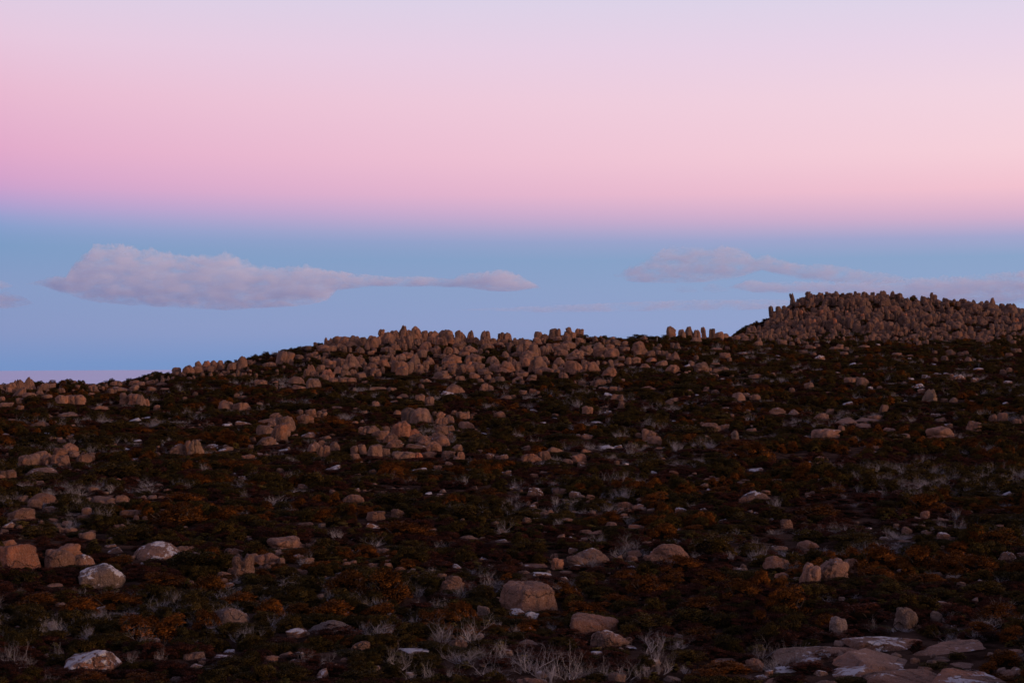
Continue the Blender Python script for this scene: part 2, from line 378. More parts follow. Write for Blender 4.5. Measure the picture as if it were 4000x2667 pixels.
# ------------------------------------------------------------------ rock meshes
def rock_mesh(seed, kind, sub):
    rd = random.Random(seed*131+ord(kind))
    bm = bmesh.new(); bmesh.ops.create_icosphere(bm, subdivisions=sub, radius=1.0)
    P = np.array([v.co[:] for v in bm.verts]); P /= np.linalg.norm(P, axis=1)[:, None]
    N, H = [], []
    def pl(az, nz, h):
        c = math.sqrt(max(0, 1-nz*nz)); N.append((math.cos(az)*c, math.sin(az)*c, nz)); H.append(h)
    a0 = rd.random()*6.28
    if kind == 'c':                                   # jointed column
        k = rd.choice([4, 5, 5, 6])
        for i in range(k): pl(a0+i*6.283/k+rd.uniform(-.2, .2), rd.uniform(-.02, .10), rd.uniform(.42, .52))
        for i in range(3): pl(a0+i*2.1+rd.uniform(-.4, .4), rd.uniform(.62, .85), rd.uniform(.86, 1.05))
        pl(0, .999, rd.uniform(.98, 1.1)); pl(0, -.999, 1.0); p = rd.uniform(9, 14)
    elif kind == 'p':                                 # tapering pinnacle
        k = rd.choice([4, 5, 6])
        tp = rd.choice([.12, .18, .26, .36])
        for i in range(k): pl(a0+i*6.283/k+rd.uniform(-.3, .3), tp*rd.uniform(.5, 1.3), rd.uniform(.48, .66))
        for i in range(4): pl(a0+i*1.6+rd.uniform(-.5, .5), rd.uniform(.5, .8), rd.uniform(.68, .85))
        pl(rd.random()*6.28, .97, rd.uniform(.80, .92)); pl(0, -.999, .8); p = rd.uniform(6, 9)
    elif kind == 's':                                 # flat slab
        k = rd.choice([5, 6, 7])
        for i in range(k): pl(a0+i*6.283/k+rd.uniform(-.35, .35), rd.uniform(.1, .5), rd.uniform(.75, 1.05))
        pl(rd.random()*6.28, rd.uniform(.93, .995), .42); pl(rd.random()*6.28, rd.uniform(.85, .95), .52); pl(0, -.999, .5); p = rd.uniform(9, 14)
    elif kind == 'd':                                 # low dome
        for i in range(6): pl(a0+i*1.047+rd.uniform(-.3, .3), rd.uniform(.0, .3), rd.uniform(.88, 1.05))
        for i in range(4): pl(a0+i*1.6+rd.uniform(-.5, .5), rd.uniform(.6, .9), rd.uniform(.66, .85))
        pl(0, -.999, .8); p = rd.uniform(5, 7)
    elif kind == 'w':                                 # jointed outcrop wall
        for i in range(4): pl(a0+i*1.571+rd.uniform(-.15, .15), rd.uniform(.0, .2), rd.uniform(.75, .85))
        for i in range(3): pl(a0+i*2.1+rd.uniform(-.4, .4), rd.uniform(.6, .9), rd.uniform(.75, .95))
        pl(0, -.999, .9); p = rd.uniform(8, 12)
    elif kind == 'k':                                 # squared block
        for i in range(4): pl(a0+i*1.571+rd.uniform(-.15, .15), rd.uniform(-.05, .12), rd.uniform(.7, .85))
        pl(rd.random()*6.28, .985, .8); pl(0, -.999, .9); pl(a0+.7, .5, 1.0); p = rd.uniform(6.5, 9)
    else:                                             # rounded boulder
        for i in range(6): pl(a0+i*1.047+rd.uniform(-.35, .35), rd.uniform(-.22, .22), rd.uniform(.80, 1.0))
        for i in range(3): pl(a0+i*2.1+rd.uniform(-.6, .6), rd.uniform(.5, .85), rd.uniform(.80, 1.0))
        pl(rd.random()*6.28, .98, .85); pl(0, -.999, .9); p = rd.uniform(8, 15)
    N, H = np.array(N), np.array(H)
    dots = np.clip(P@N.T, 0, None)/H[None, :]
    r = (dots**p).sum(1)**(-1/p)
    Q = P*r[:, None]
    # joints: weathered-out cracks
    for i in range(rd.choice([1, 2, 2, 3, 3, 4]) if sub < 5 else rd.choice([0, 1, 1, 2])):
        az = rd.random()*6.28; nz = rd.choice([0, 0, .05, .2, .9 if sub < 5 else .3] if kind not in 'pc' else [0, 0, .04, .1, .93]); c = math.sqrt(1-nz*nz)
        n = np.array([math.cos(az)*c, math.sin(az)*c, nz]); off = rd.uniform(-.4, .4)*H[:4].mean()
        wob = np.array([mnoise.noise(Vector(q)*2.2+Vector((seed, i, 0))) for q in Q])*.09
        dd = np.abs(Q@n-off+wob); wd = rd.uniform(.03, .06)*{3: 1.6, 4: 1.2, 5: .55}[sub]*(1.25 if kind in 'pc' else 1)
        Q *= (1-rd.uniform(.14, .34)*(1 if sub < 5 else .45)*(1.45 if kind in 'pc' else 1)*np.exp(-(dd/wd)**2))[:, None]
    off = Vector((seed*3.7, seed*1.9, ord(kind)))
    for i in range(len(Q)):
        v = Vector(Q[i])
        n1 = mnoise.fractal(v*1.5+off, .7, 2.0, 3)*(.12 if sub < 5 else .08) + mnoise.fractal(v*5.5+off, .8, 2.1, 3)*.042
        if kind != 's':
            fq = 5.2 if kind == 'w' else 2.6
            rn = abs(mnoise.noise(Vector((v.x*fq, v.y*fq, v.z*fq*.3))+off))
            if kind == 'w': n1 += .16*mnoise.noise(Vector((v.x*fq*.9, v.y*fq*.9, 3.))+off)*max(0, v.z+.4)
            n1 -= ((.24 if kind == 'w' else .15) if sub < 5 else .035)*math.exp(-(rn/(.06 if sub < 5 else .03))**2)
        if sub > 4: n1 += mnoise.fractal(v*20.+off, .8, 2.1, 2)*.006
        Q[i] *= (1+n1)
    lo, hi = Q.min(0), Q.max(0)
    Q[:, :2] = (Q[:, :2]-((lo+hi)/2)[:2])/(hi-lo)[:2]
    Q[:, 2] = (Q[:, 2]-lo[2])/(hi[2]-lo[2])            # 0 .. 1
    for v, q in zip(bm.verts, Q): v.co = q
    me = bpy.data.meshes.new('rock'); bm.to_mesh(me); bm.free()
    me.polygons.foreach_set('use_smooth', [True]*len(me.polygons)); me.materials.append(M_rock); me.update()
    return me
ROCK = {k: [rock_mesh(i, k, 3 if k == 's' else 4) for i in range(10)] for k in 'bpcsdkw'}
ROCKM = {k: [rock_mesh(20+i, k, 4) for i in range(7)] for k in 'bpcsdkw'}
ROCKH = {k: [rock_mesh(40+i, k, 5) for i in range(n)] for k, n in (('b', 9), ('s', 5), ('d', 4), ('p', 3), ('k', 4), ('c', 2), ('w', 3))}
NAMES = {'w': ('rock_outcrop', 'rock outcrop'), 'b': ('boulder', 'boulder'), 'd': ('domed_rock', 'rock'), 'k': ('rock_block', 'rock'), 'p': ('rock_pinnacle', 'rock'), 'c': ('standing_rock', 'rock'), 's': ('flat_rock', 'rock')}
GN = {'w': 'jointed outcrops', 'b': 'boulders', 'd': 'domed rocks', 'k': 'rock blocks', 'p': 'pinnacles', 'c': 'rock columns', 's': 'flat rocks'}
TINT = {'h': (.60, .46, .40), '': (1.08, .84, .72), 'o': (1.7, 1.0, .68), 'y': (1.15, 1.15, 1.0), 'g': (.85, .95, 1.08), 'd': (.44, .38, .36)}
ROCKS = []          # screen rectangles for the plants: cx, base, halfwidth, top, depth
counts = {}
SHORT = {'tallest rounded rock crowning': 'knoll-top rock', 'squarish split boulder': 'squarish split boulder', 'lone round boulder perched': 'lone round skyline boulder', 'pale buff pointed': 'pale buff pinnacle',
 'tall broad slab-sided': 'slab-sided ridge column', 'squared flat-topped block': 'flat-topped ridge block', 'orange-faced square': 'orange-faced square block', 'broad smooth dome': 'broad dome under the ridge', 'biggest dome-topped': 'biggest pinnacle of the split tor',
 'bright orange-stained': 'orange boulder of the split tor', 'big sharp-shouldered': 'sharp-shouldered ridge pinnacle', 'smooth egg-shaped': 'egg-shaped saddle pinnacle', 'slim square-topped': 'slim saddle pillar', 'lone egg-like': 'lone egg-like boulder', 'cracked boulder leaning': 'cracked leaning boulder',
 'pale yellowish shark-fin': 'shark-fin pinnacle', 'big boulder with a bright': 'orange-flanked boulder', 'rounded grey boulder capped': 'white-capped grey boulder', 'sloping slab thickly': 'sloping white slab', 'smooth half-hidden': 'half-hidden smooth dome', 'long low whale-backed': 'whale-backed boulder',
 'biggest smooth reddish': 'biggest smooth boulder', 'long flat-topped brown': 'long flat-topped boulder', 'tilted wedge of rock': 'white-capped wedge', 'upright cracked block': 'upright cracked block', 'wide rounded boulder split': 'wide split boulder', 'dark grey rounded': 'dark grey rounded boulder',
 'broad cracked plate': 'white-patched bedrock plate', 'broad brown plate': 'brown bedrock plate', 'leaning dark pillar': 'leaning pillar of the rocky hill', 'slender pale-edged': 'slender column of the rocky hill', 'tall narrow column': 'hilltop narrow column', 'widest cliff': 'widest cliff column of the hill',
 'pointed knob on the middle': 'middle skyline knob', 'small pointed knob': 'far skyline knob', 'square knob': 'square skyline knob', 'cracked orange-brown': 'cracked cliff column of the hill'}
LAND = []
def beside(x, y, w):
    best = min(LAND, key=lambda q: math.hypot(q[0]-x, q[1]-y)); dx, dy = x-best[0], y-best[1]
    if math.hypot(dx, dy) < .9*(w+best[3]): rel = 'beside'
    elif abs(dx) > abs(dy): rel = 'seaward of' if dx < 0 else 'inland of'
    else: rel = 'upslope of' if float(ground_z(x, y)) > best[4] else 'downslope of'
    far = 'close ' if math.hypot(dx, dy) < 3*(w+best[3]) and rel != 'beside' else ''
    return f'{far}{rel} the {best[2]}'
SPEC = []
def put_rock(px, py, w, h, kind, lichen, tint, tilt, label, group, auto=True):
    SPEC.append([px, py, w, h, kind, lichen, tint, tilt, label, group, auto])
def make_rock(px, py, w, h, kind, lichen, tint, tilt, label, group, auto, depthf=.9):
    if kind == 's' and py > 2430 and px > 2850: w *= 1.35
    if kind in 'pc': w *= {'p': 1.22, 'c': 1.15}[kind]*(rng.uniform(1.1, 1.5) if auto and rng.random() < .3 else 1)
    if auto and kind in 'pcb' and py < 1500: h *= rng.uniform(.8, 1.08)
    x, y = hit(px, py)
    W = w/F*y
    yc = y + W*.32
    zb_ = float(min(ground_z(x, y), ground_z(x*yc/y, yc)))
    xc = (px-CX)/F*yc
    ztop = (CY-(py-h))/F*(yc if kind != 's' else y+W*.8)
    emb = .18*W if kind != 's' else .12*W
    Hh = max(ztop-zb_, (.16 if kind != 's' else .11)*W) + emb
    pxw = w*1024/4000
    src = ROCKH if pxw > 38 else (ROCKM if pxw > 13 else ROCK)
    me = rng.choice(len(src[kind]))
    if auto:
        label = label.split('@')[0] + beside(xc, yc, W)
        group = GN[kind] + ' near the ' + label.split(' the ')[-1 if label.count(' the ') == 1 else 1]
    else:
        LAND.append((xc, yc, next(v for k, v in SHORT.items() if label.startswith(k)), W, zb_))
    nm, cat = NAMES[kind]
    o = bpy.data.objects.new(nm, src[kind][me])
    o.scale = (W*1.04*(1 if rng.random() < .5 else -1), W*depthf*(1.15 if kind == 's' else 1), Hh)
    o.location = (xc, yc, zb_-emb)
    o.rotation_euler = (0, R(tilt), rng.uniform(-.35, .35) + (math.pi if rng.random() < .5 else 0))
    if abs(tilt) > 0 and abs(o.rotation_euler.z) > 2: o.rotation_euler.y = -R(tilt)
    tn = TINT[tint]; j = rng.uniform(.68, 1.2); jr = rng.uniform(-.1, .1)
    o.color = (tn[0]*j*(1+jr), tn[1]*j, tn[2]*j*(1-jr), lichen)
    link(o); tag(o, label, cat, group)
    counts[nm] = counts.get(nm, 0)+1
    ROCKS.append((px, py, w/2, py-h, yc))
    return o

# crop origin and scale -> photograph pixels
CROPS = {1: (0, 1250, .42535), 2: (1000, 1200, .42535), 3: (2000, 1200, .42535), 4: (3000, 1050, .42535),
         5: (0, 1900, .48924), 6: (1000, 1900, .48924), 7: (2000, 1900, .48924), 8: (3000, 1900, .48924)}
def zone(px, py):
    """a phrase for where a rock stands, named by things one can find"""
    if py > 2010:
        if px < 900: return 'among rusty bushes near the orange-flanked boulder', 'rocks by the orange-flanked boulder'
        if px < 1900: return 'among bleached dead shrubs', 'rocks among the dead shrubs'
        if px < 2750: return 'near the big smooth brown boulder', 'rocks near the big smooth boulder'
        if py > 2430: return 'in the flat layered rock outcrop', 'rocks of the layered outcrop'
        return 'by the paired cracked boulders', 'rocks by the paired boulders'
    if px < 440 and py < 1620: return 'on the low knoll against the sea', 'rocks of the low knoll'
    if px < 1010 and py < 1500: return 'on the spur climbing from the knoll to the tor ridge', 'rocks of the climbing spur'
    if px < 1100 and py < 1700: return 'on the heath below the climbing spur', 'rocks below the climbing spur'
    if px < 340 and py < 1950: return 'in the row of ribbed boulders on the lower slope', 'rocks of the ribbed row'
    if px < 900 and py < 1950: return 'by the pale pointed pinnacle on the lower slope', 'rocks by the pale pinnacle'
    if px < 1340 and py < 1830 and py > 1580: return 'in the knobbly tor beside a rusty bush', 'rocks of the knobbly tor'
    if px < 1850 and py < 1830 and py > 1580: return 'in the split tor cluster below the ridge', 'rocks of the split tor cluster'
    if px < 2520 and py < 1500: return 'in the crowded tor ridge', 'rocks of the tor ridge'
    if px < 2960 and py < 1345: return 'on the saddle between ridge and rocky hill', 'rocks on the saddle'
    if px < 2960 and py < 1490: return 'on the heath just below the saddle', 'rocks below the saddle'
    if py < 1345: return 'at the foot of the rocky hill', 'rocks at the hill foot'
    if px > 2900 and py < 1560: return 'on the heath below the rocky hill', 'rocks below the rocky hill'
    return 'on the open heath slope between the tors', 'rocks of the open heath slope'
KW = {'b': 'rounded boulder', 'd': 'domed boulder', 'k': 'squared block', 'p': 'tapering pinnacle', 'c': 'upright column', 's': 'flat slab'}
TW = {'h': 'brown', '': 'brown', 'o': 'orange-stained', 'y': 'pale buff', 'g': 'grey', 'd': 'dark'}
def rocks_of(crop, txt):
    ox, oy, sc = CROPS[crop]
    for line in txt.strip().split(';'):
        line = line.strip()
        if not line: continue
        lab = None; named = '#' in line
        if named: line, lab = [q.strip() for q in line.split('#')]
        tk = line.split()
        cx, by, w, h = [float(v) for v in tk[:4]]
        kind = 'b'; L = None; T = ''; tilt = rng.normal(0, 7)
        for q in tk[4:]:
            if q[0] == 'L': L = float(q[1:])
            elif q[0] == 'T': T = q[1:]
            elif q[0] == 'R': tilt = float(q[1:])
            else: kind = q
        px, py, w, h = ox+cx*sc, oy+by*sc, w*sc, h*sc
        zp, zg = zone(px, py)
        if L is None: L = rng.uniform(.0, .12) if py < 1500 else rng.uniform(.0, .25)
        if lab is None:
            size = ('big ' if w > 60 else ('small ' if w < 26 else '')) + ('tall' if h > 1.2*w else ('low' if w > 2.2*h else 'stout'))
            ln = 'lichen-whitened ' if L >= .5 else ('lichen-spotted ' if L >= .28 else '')
            lab = f'{size} {ln}{TW[T]} {KW[kind]} @'
        put_rock(px, py, w, h, kind, L, T, tilt, lab, f'{GN[kind]}: {zg}', not named)

rocks_of(1, '''25 630 75 40;110 680 90 110 p;180 660 110 120 p;280 655 125 135 p L0 #tallest rounded rock crowning the low knoll against the sea;388 660 90 88 b;470 625 100 45 b;165 715 100 115 p R22;290 720 170 60 s R12;200 775 110 60;50 800 150 45;15 750 70 50;370 690 80 40;430 720 100 40;570 785 120 100 b;705 788 165 108 k #squarish split boulder on the heath just below the low knoll;185 830 70 50;565 670 70 50;853 660 82 68 b #lone round boulder perched on the skyline beside the knoll;1060 605 35 50 p;1130 590 70 25;1225 610 110 60;1290 612 80 50;1100 655 180 50 s;1240 650 90 55;1010 675 70 45;1385 650 80 40;920 825 160 45 s;620 885 190 45 s;1165 775 85 110 c;1235 780 75 105 c;1300 798 85 122 p;1350 790 60 70 p;1445 830 70 55;1695 745 52 35;1520 640 90 22 s;1480 600 110 28 s;1380 592 110 38;
1620 507 65 88 c;1725 505 120 90;1815 495 95 85;1810 430 70 60 p;1900 475 110 130 p;1990 470 75 108 c;1935 480 70 65;2130 470 110 85;2215 460 105 125 p;2060 440 50 35;1885 515 45 38;1990 512 150 32 s;2170 520 70 30;1760 542 80 22 s;1585 545 50 25;2300 405 90 38;2060 500 70 30;1680 520 60 25;
1790 695 60 32;2170 710 60 35;2225 722 90 24;2080 832 150 102 d;2225 832 185 80 k;2085 972 100 28 s L.9;2250 962 140 40 s L.6;1240 932 120 36 s L.85;1345 907 80 24 s L.8;1350 987 34 20 b L.9;365 975 190 50 s L.3;
265 1350 190 130;335 1345 60 112 c;415 1322 95 102 p;505 1332 75 100 c;600 1358 125 122;545 1262 130 92;640 1262 55 50;690 1267 95 60;820 1302 110 65;370 1442 370 88 d;100 1462 110 90;25 1462 70 80;840 1250 70 30 b L.8;
1640 1252 155 118 b L.35;1730 1242 70 142 p L.55;1810 1254 132 165 p L.3 Ty #pale buff pointed pinnacle on the lower heath slope;1940 1182 125 46 d L.55;2100 1202 90 45;2045 1207 90 30 s L.5;2280 1282 130 50;2330 1132 60 60;1170 1192 60 18 s L.9;420 1047 70 18 s L.85;570 1122 80 40 s;1260 1117 90 22 s L.85;745 1147 40 18 s L.9;2300 1180 60 30;110 920 90 20 s;1445 1240 60 25 b L.6;1230 1290 110 30 s L.4;50 1060 80 22 s L.6;2230 1470 80 40 b L.6;60 1250 40 24 b L.8;1450 1175 30 16 b L.8;650 1060 60 14 s L.7;2150 1420 60 22 s L.6''')
rocks_of(2, '''545 362 50 52 b Td;480 402 66 48 b Td;645 352 36 74 p;695 352 72 72 p;738 347 62 74 p;620 412 120 82;690 405 110 72;820 362 90 98 p;855 352 60 100 p;905 372 92 118 p;975 352 66 82;1020 392 46 78 p;1075 372 90 124 p;1110 352 56 82 p;1235 332 112 122 p;1285 302 86 98 p;1300 247 60 42;1180 332 62 62;1385 262 70 72 p;1410 262 80 62 p;1465 252 50 54 p;1395 392 110 146 c #tall broad slab-sided column standing in the crowded tor ridge;1490 292 80 72 p;1540 262 70 58;1290 402 86 76;1190 412 72 58 p;1215 392 36 32;1325 352 52 52;1480 342 70 52;1560 412 112 114 p;1650 262 90 62 p;1680 357 72 98 p;1730 302 120 92 p;1740 262 70 72 p;1800 262 62 64 p;1740 362 50 88 c;1790 352 92 114 p;1830 342 62 82;1890 327 112 114 p;1960 262 66 62 p;2000 332 72 78 p;2110 292 82 78 p;2020 272 42 34;2170 342 82 72 p;2245 282 22 42 p;2310 282 72 62 p;2210 282 52 24;2330 312 62 38;2235 352 92 38;1900 352 62 34;2125 392 140 62;1955 417 182 66 d;1910 447 110 48;1760 432 92 72;1825 432 66 78 p;1660 427 92 72;1465 387 32 44 p;1425 442 38 64 p;1520 472 102 82;1460 552 92 138 p;1490 607 86 98 c;1545 592 62 108 c;1420 612 62 112 c;1600 532 86 88 p;1315 617 166 132 k;1340 642 116 102 k #squared flat-topped block fronting the crowded tor ridge;1330 502 112 62;1260 522 62 82 p;1190 492 86 66;1190 552 92 82;1115 522 62 78;1085 532 72 98 p;1080 562 92 54;885 577 96 144 p;960 532 82 78;830 642 76 124 p;750 627 76 104 p;685 572 76 98 c;740 562 72 94 c;510 622 76 114 p;540 642 82 54;460 642 62 78;590 592 82 78;655 652 102 82 p To;650 672 82 58;630 522 72 38;900 637 72 72;965 647 96 62;1025 612 72 68;1095 622 102 72;1125 637 56 58;1165 622 42 74;1000 552 42 44;800 692 112 54;720 692 92 44;880 692 102 48 s;370 712 162 78 d;540 747 142 102;400 752 152 48 s;250 532 172 138 k;230 512 72 118 p;130 547 132 58;530 462 112 58;640 462 72 38;400 477 92 34;50 717 122 58;185 722 42 20;
1655 462 72 30;1720 472 76 38;1770 527 116 58;1655 572 62 42;1730 562 62 28;1950 582 62 88 k To #orange-faced square block standing alone below the ridge crest;2040 562 102 58;2170 522 112 78 p;1990 512 46 54;2295 462 66 74 p;2300 607 112 114 p;2330 512 52 54;1700 667 122 84 p;1880 677 102 54;1820 602 122 48;1920 602 92 54 b To;2000 662 102 74;2100 622 152 68;2065 692 82 54;2130 672 62 54;2240 682 102 54;2170 692 62 38;1560 600 50 30;1230 300 60 30;1600 310 60 60;1350 300 50 60;1520 330 50 40;940 420 60 50;1060 440 70 50;860 420 50 50;780 400 60 50;1250 440 60 40;1380 470 60 40;1640 340 40 60;2060 350 60 45;2270 330 40 30;
1005 697 72 28 s;1125 757 152 38 s;1250 767 92 38 s;1560 692 122 38 s L.35;1820 787 192 88 d #broad smooth dome of rock under the tor ridge;2110 772 142 78 d;1760 802 132 34 s L.9;2300 842 112 38 s;1355 837 102 44 d;1510 882 92 88;1590 907 92 92;900 767 46 28;745 932 112 34 s;1110 912 82 54;1520 747 62 38 b L.3;
1400 1062 152 144 b Td;1530 1082 192 164 p #biggest dome-topped pinnacle of the split tor cluster;1680 1082 92 128 p;1730 1092 52 84 c;1780 1062 92 72;1890 1042 102 88;1945 1022 32 68 c;1820 992 62 44;2240 1012 112 58;1935 1112 102 68 p;1985 1032 32 32;1790 1137 92 54;1345 1202 182 164 b To #bright orange-stained boulder in the split tor cluster;1440 1202 202 94 d To;1060 1177 152 98 p;1150 1217 162 88;1190 1142 92 54;980 1162 92 64;1700 1182 132 104;1690 1292 202 114;1270 1302 182 88 d L.35;1490 1302 182 64 s;1635 1342 142 114;1780 1222 62 74;905 1352 72 84;995 1362 76 114;1090 1392 132 138 k;1190 1382 92 94;920 1392 92 54;1360 1397 212 84;1500 1392 82 64 b To;1590 1387 142 64;1770 1392 132 78;1860 1332 102 74;1880 1402 82 78;1300 990 80 50 s;1640 1000 50 40;
130 1062 232 64 s;290 1152 162 158 k;170 1112 150 80;90 1182 152 104 p;205 1237 142 168 k;285 1192 92 64;100 1267 202 78 d;460 1082 152 104;510 1022 112 88 k;590 1022 72 74 c;410 987 62 48;485 1197 142 48 d L.5;640 1212 112 38 s L.3;
540 1342 142 114 d L.25;585 1387 52 118 c;640 1377 62 114 c;720 1332 112 104 d L.3;600 1272 62 54;20 1357 112 24 s;
2150 1392 102 54 b L.5;2265 1397 102 48 b L.4;2050 1172 122 30 s L.9 R14;695 1497 162 44 s L.6;1070 1532 82 38 b L.8;1500 1502 142 40 s L.6;1590 1537 102 34 s L.75 R12;2310 1552 92 54 b L.8;220 1507 82 28;245 1320 110 22 s L.7;760 1030 60 20 s L.5;1270 870 70 20 s;620 960 60 20;1650 1510 60 20 s L.7''')
rocks_of(3, '''240 267 86 54;300 262 52 44;370 237 92 44;505 242 66 64 p;460 242 42 34;550 242 52 48;600 242 66 54 p;645 252 32 34;690 252 46 28;120 292 72 28;50 302 62 28;235 347 66 78 p;760 272 62 28;800 267 42 28;850 277 42 18;960 282 52 42 b Td;1020 277 72 26;470 292 72 48;540 287 82 64;420 312 82 44;530 322 62 44;620 332 82 54;300 302 62 38;30 342 72 38;
75 432 62 94 p;115 402 42 58 p;195 462 72 128 c;285 447 82 104 c;245 452 42 84 c;350 392 82 64;345 422 42 84 p;470 407 102 94 p;440 442 92 54;410 372 72 44;40 452 112 44;160 492 96 98 p;130 562 96 94;240 597 152 154 p L.2 #big sharp-shouldered pinnacle at the front of the tor ridge;310 602 172 58 s R10;310 532 52 78 p;435 537 96 98 p;445 602 102 64;570 612 152 134 p;585 482 116 104 p;640 442 62 64;665 542 62 68;725 612 142 138 p;775 552 42 64 p;890 642 142 94 d;480 662 96 78;570 622 92 48;185 677 86 68 p;250 622 82 54;100 642 112 48;45 622 42 34;60 672 102 34;95 707 52 34;15 702 38 34;20 542 42 64;55 592 92 98;
800 422 112 98 p;800 472 112 114;900 402 82 64;915 472 92 104 p;850 422 62 64;920 322 62 54;880 347 62 44;945 357 92 64;1035 362 62 54 p;1035 402 102 44;1170 442 132 128 p;1210 442 72 74;1280 457 82 58;1350 442 62 44;1330 402 72 38;1355 372 52 34;1390 452 52 54;1440 482 52 64;1490 492 92 104 p;1420 447 42 44 b L.5;1480 382 56 54;1525 392 52 64 p;1130 522 112 64;1000 492 72 44;985 542 112 34 s;905 522 72 28;1220 562 102 48 d;1270 502 132 38 s;1380 542 112 54;1475 602 142 78 p;1650 537 72 44;1745 592 142 88;1610 547 62 24 s L.7;1695 487 56 44;1960 477 112 64;2000 502 56 42;1870 607 102 44;1950 587 82 44;1860 527 92 24 s;1880 392 112 24 s;1985 392 62 28;2110 432 112 24 s L.4;
1460 267 92 96 b L0 R0 #smooth egg-shaped pinnacle standing alone on the saddle skyline;1625 262 82 94 p;1570 257 76 58;1695 252 46 48 p;1775 237 44 62 c #slim square-topped pillar on the saddle skyline;1800 287 72 38;1690 322 112 48 d;1835 222 62 28 k Td;1660 262 32 44;1750 292 52 38;
2150 317 72 68 p;2065 302 72 54;2275 297 42 54 p;2330 292 52 64;2110 282 62 54;2265 352 82 48;1900 262 92 38;1960 277 102 34;2010 230 60 40 b Td;1925 225 40 30 b Td;2180 230 50 50;2050 240 60 40;
640 717 76 38;750 717 72 38;800 717 112 58;880 702 62 34;930 772 82 48;1000 777 62 38;1250 757 142 34 s;585 707 22 38 p;840 752 92 24 s;
890 817 92 32 s L.9;945 852 82 58;1000 862 62 64;1000 942 82 78;690 992 102 88 b #lone egg-like boulder beside a grey dead shrub on the open heath;190 792 72 44;100 802 82 44;15 837 62 28;1790 772 62 34;1870 792 92 28;2080 862 152 84 d;2140 832 86 48;2235 862 112 64;2235 652 122 48;1480 867 112 34;1445 892 92 28;880 972 82 24 s L.8;200 962 82 28 s L.6;780 1062 112 20 s L.8;1840 1147 232 88 d;1590 1122 142 44 s;1950 1122 92 48;2060 1222 72 94 b Tg R-14;2200 1142 102 38 s L.5;1250 1232 132 118;1305 1272 142 94 b #cracked boulder leaning below its taller neighbour on the open heath;1160 1202 82 54;1345 1302 72 24 s;570 1187 122 34 s L.5;690 1217 122 54 b L.4;870 1302 152 40 s L.7;970 1292 92 30 s L.8;125 1312 86 26 s L.6;400 1332 172 54 s;680 1332 126 34 s;315 1402 112 88 b L.3;165 1422 202 84;625 1422 132 78;505 1442 112 54;640 1472 72 54 b L.6;965 1447 62 38;1040 1452 72 28 s L.7;1300 1532 72 32 s L.9;2070 1372 102 38 s L.7;2220 1512 192 40 s L.5;290 1522 82 24 s L.4;200 1562 92 38;1700 812 40 16 s L.9;2020 640 50 24 b L.6;1930 665 50 16 s L.6;1490 1050 40 14 s L.9;1960 930 60 16 s L.5;290 1068 60 18 s L.6;400 1000 60 20 b L.6;390 1025 50 16 s L.8''')
rocks_of(4, '''955 667 92 84;1060 652 72 38;1170 657 66 36 d;320 642 72 48;415 627 56 48;140 702 86 54;225 707 72 34;390 737 102 38;460 717 62 28;330 692 52 28;630 742 152 34 s;665 742 72 64;725 757 62 38;880 722 112 24 s;470 837 102 44 d L.7;700 792 92 28;335 782 102 28;420 797 62 28;815 822 42 22 b L.8;780 887 72 28 s L.8;1680 802 92 64 d Td;1775 802 62 34;1820 792 72 34;2215 812 76 48;2290 772 112 54;1840 852 46 44 p;1540 852 52 38;1630 842 82 38;1530 777 62 26;1390 702 62 38;1300 802 72 18 s;1180 792 112 24 s;1010 707 52 24 s L.7;
1735 642 92 78;1815 642 66 68 p;1875 642 82 68;1950 642 76 74 p;2040 662 82 54;1560 662 72 64;1340 637 82 44;1400 617 72 44;1530 602 62 38;1950 672 92 34;2280 562 82 64;110 690 60 40;180 660 60 40;60 640 60 40;20 660 50 60;250 610 60 40;
850 1082 122 88 b L.3;745 1052 112 64;380 1112 92 74;800 1022 82 34 s L.4;1370 1092 152 40 s L.7;1450 1012 92 44 s L.6;1750 1022 132 48 b L.7;1690 1002 62 34 b L.6;1900 1042 82 44 b L.6;2165 967 76 38 b L.5;2220 952 62 44;1930 932 92 28 s L.8;1475 1242 116 144 p Ty L.25 #pale yellowish shark-fin pinnacle on the heath below the rocky hill;1410 1142 72 44 b L.5;1705 1227 102 48 d;1625 1227 72 28;1055 1322 76 78;945 1107 52 34 s L.95 R-25;730 1252 102 34 s L.95;225 1132 62 34 b L.8;100 1342 162 74 d;235 1342 112 48 s;490 1387 152 64 d;565 1342 82 58;720 1422 202 58 s;890 1462 142 54 s;990 1387 152 48;900 1402 242 38 s;530 1568 282 104 b;680 1492 62 54;1120 1492 122 38 s;1580 1412 122 44;1880 1492 152 98 k;1590 1562 252 114 k;1660 1462 82 44 b L.4;2065 1402 92 68;2150 1407 102 88;2290 1427 82 54;2345 1412 42 64;1540 1352 112 30 s L.5;1200 1562 232 54 s;240 965 60 30;1310 1020 70 24 s L.6;1560 970 80 18 s L.7;1640 970 60 18 s L.6;2200 1050 90 24 s L.6;880 975 30 20 p L.8;1300 830 50 14 s L.6;1520 880 60 16 s L.7;90 805 50 14 s L.5;640 960 50 16 s L.6;2180 1240 60 20 s L.7;45 1215 30 26 b L.9;1260 1220 40 16 s L.6''')
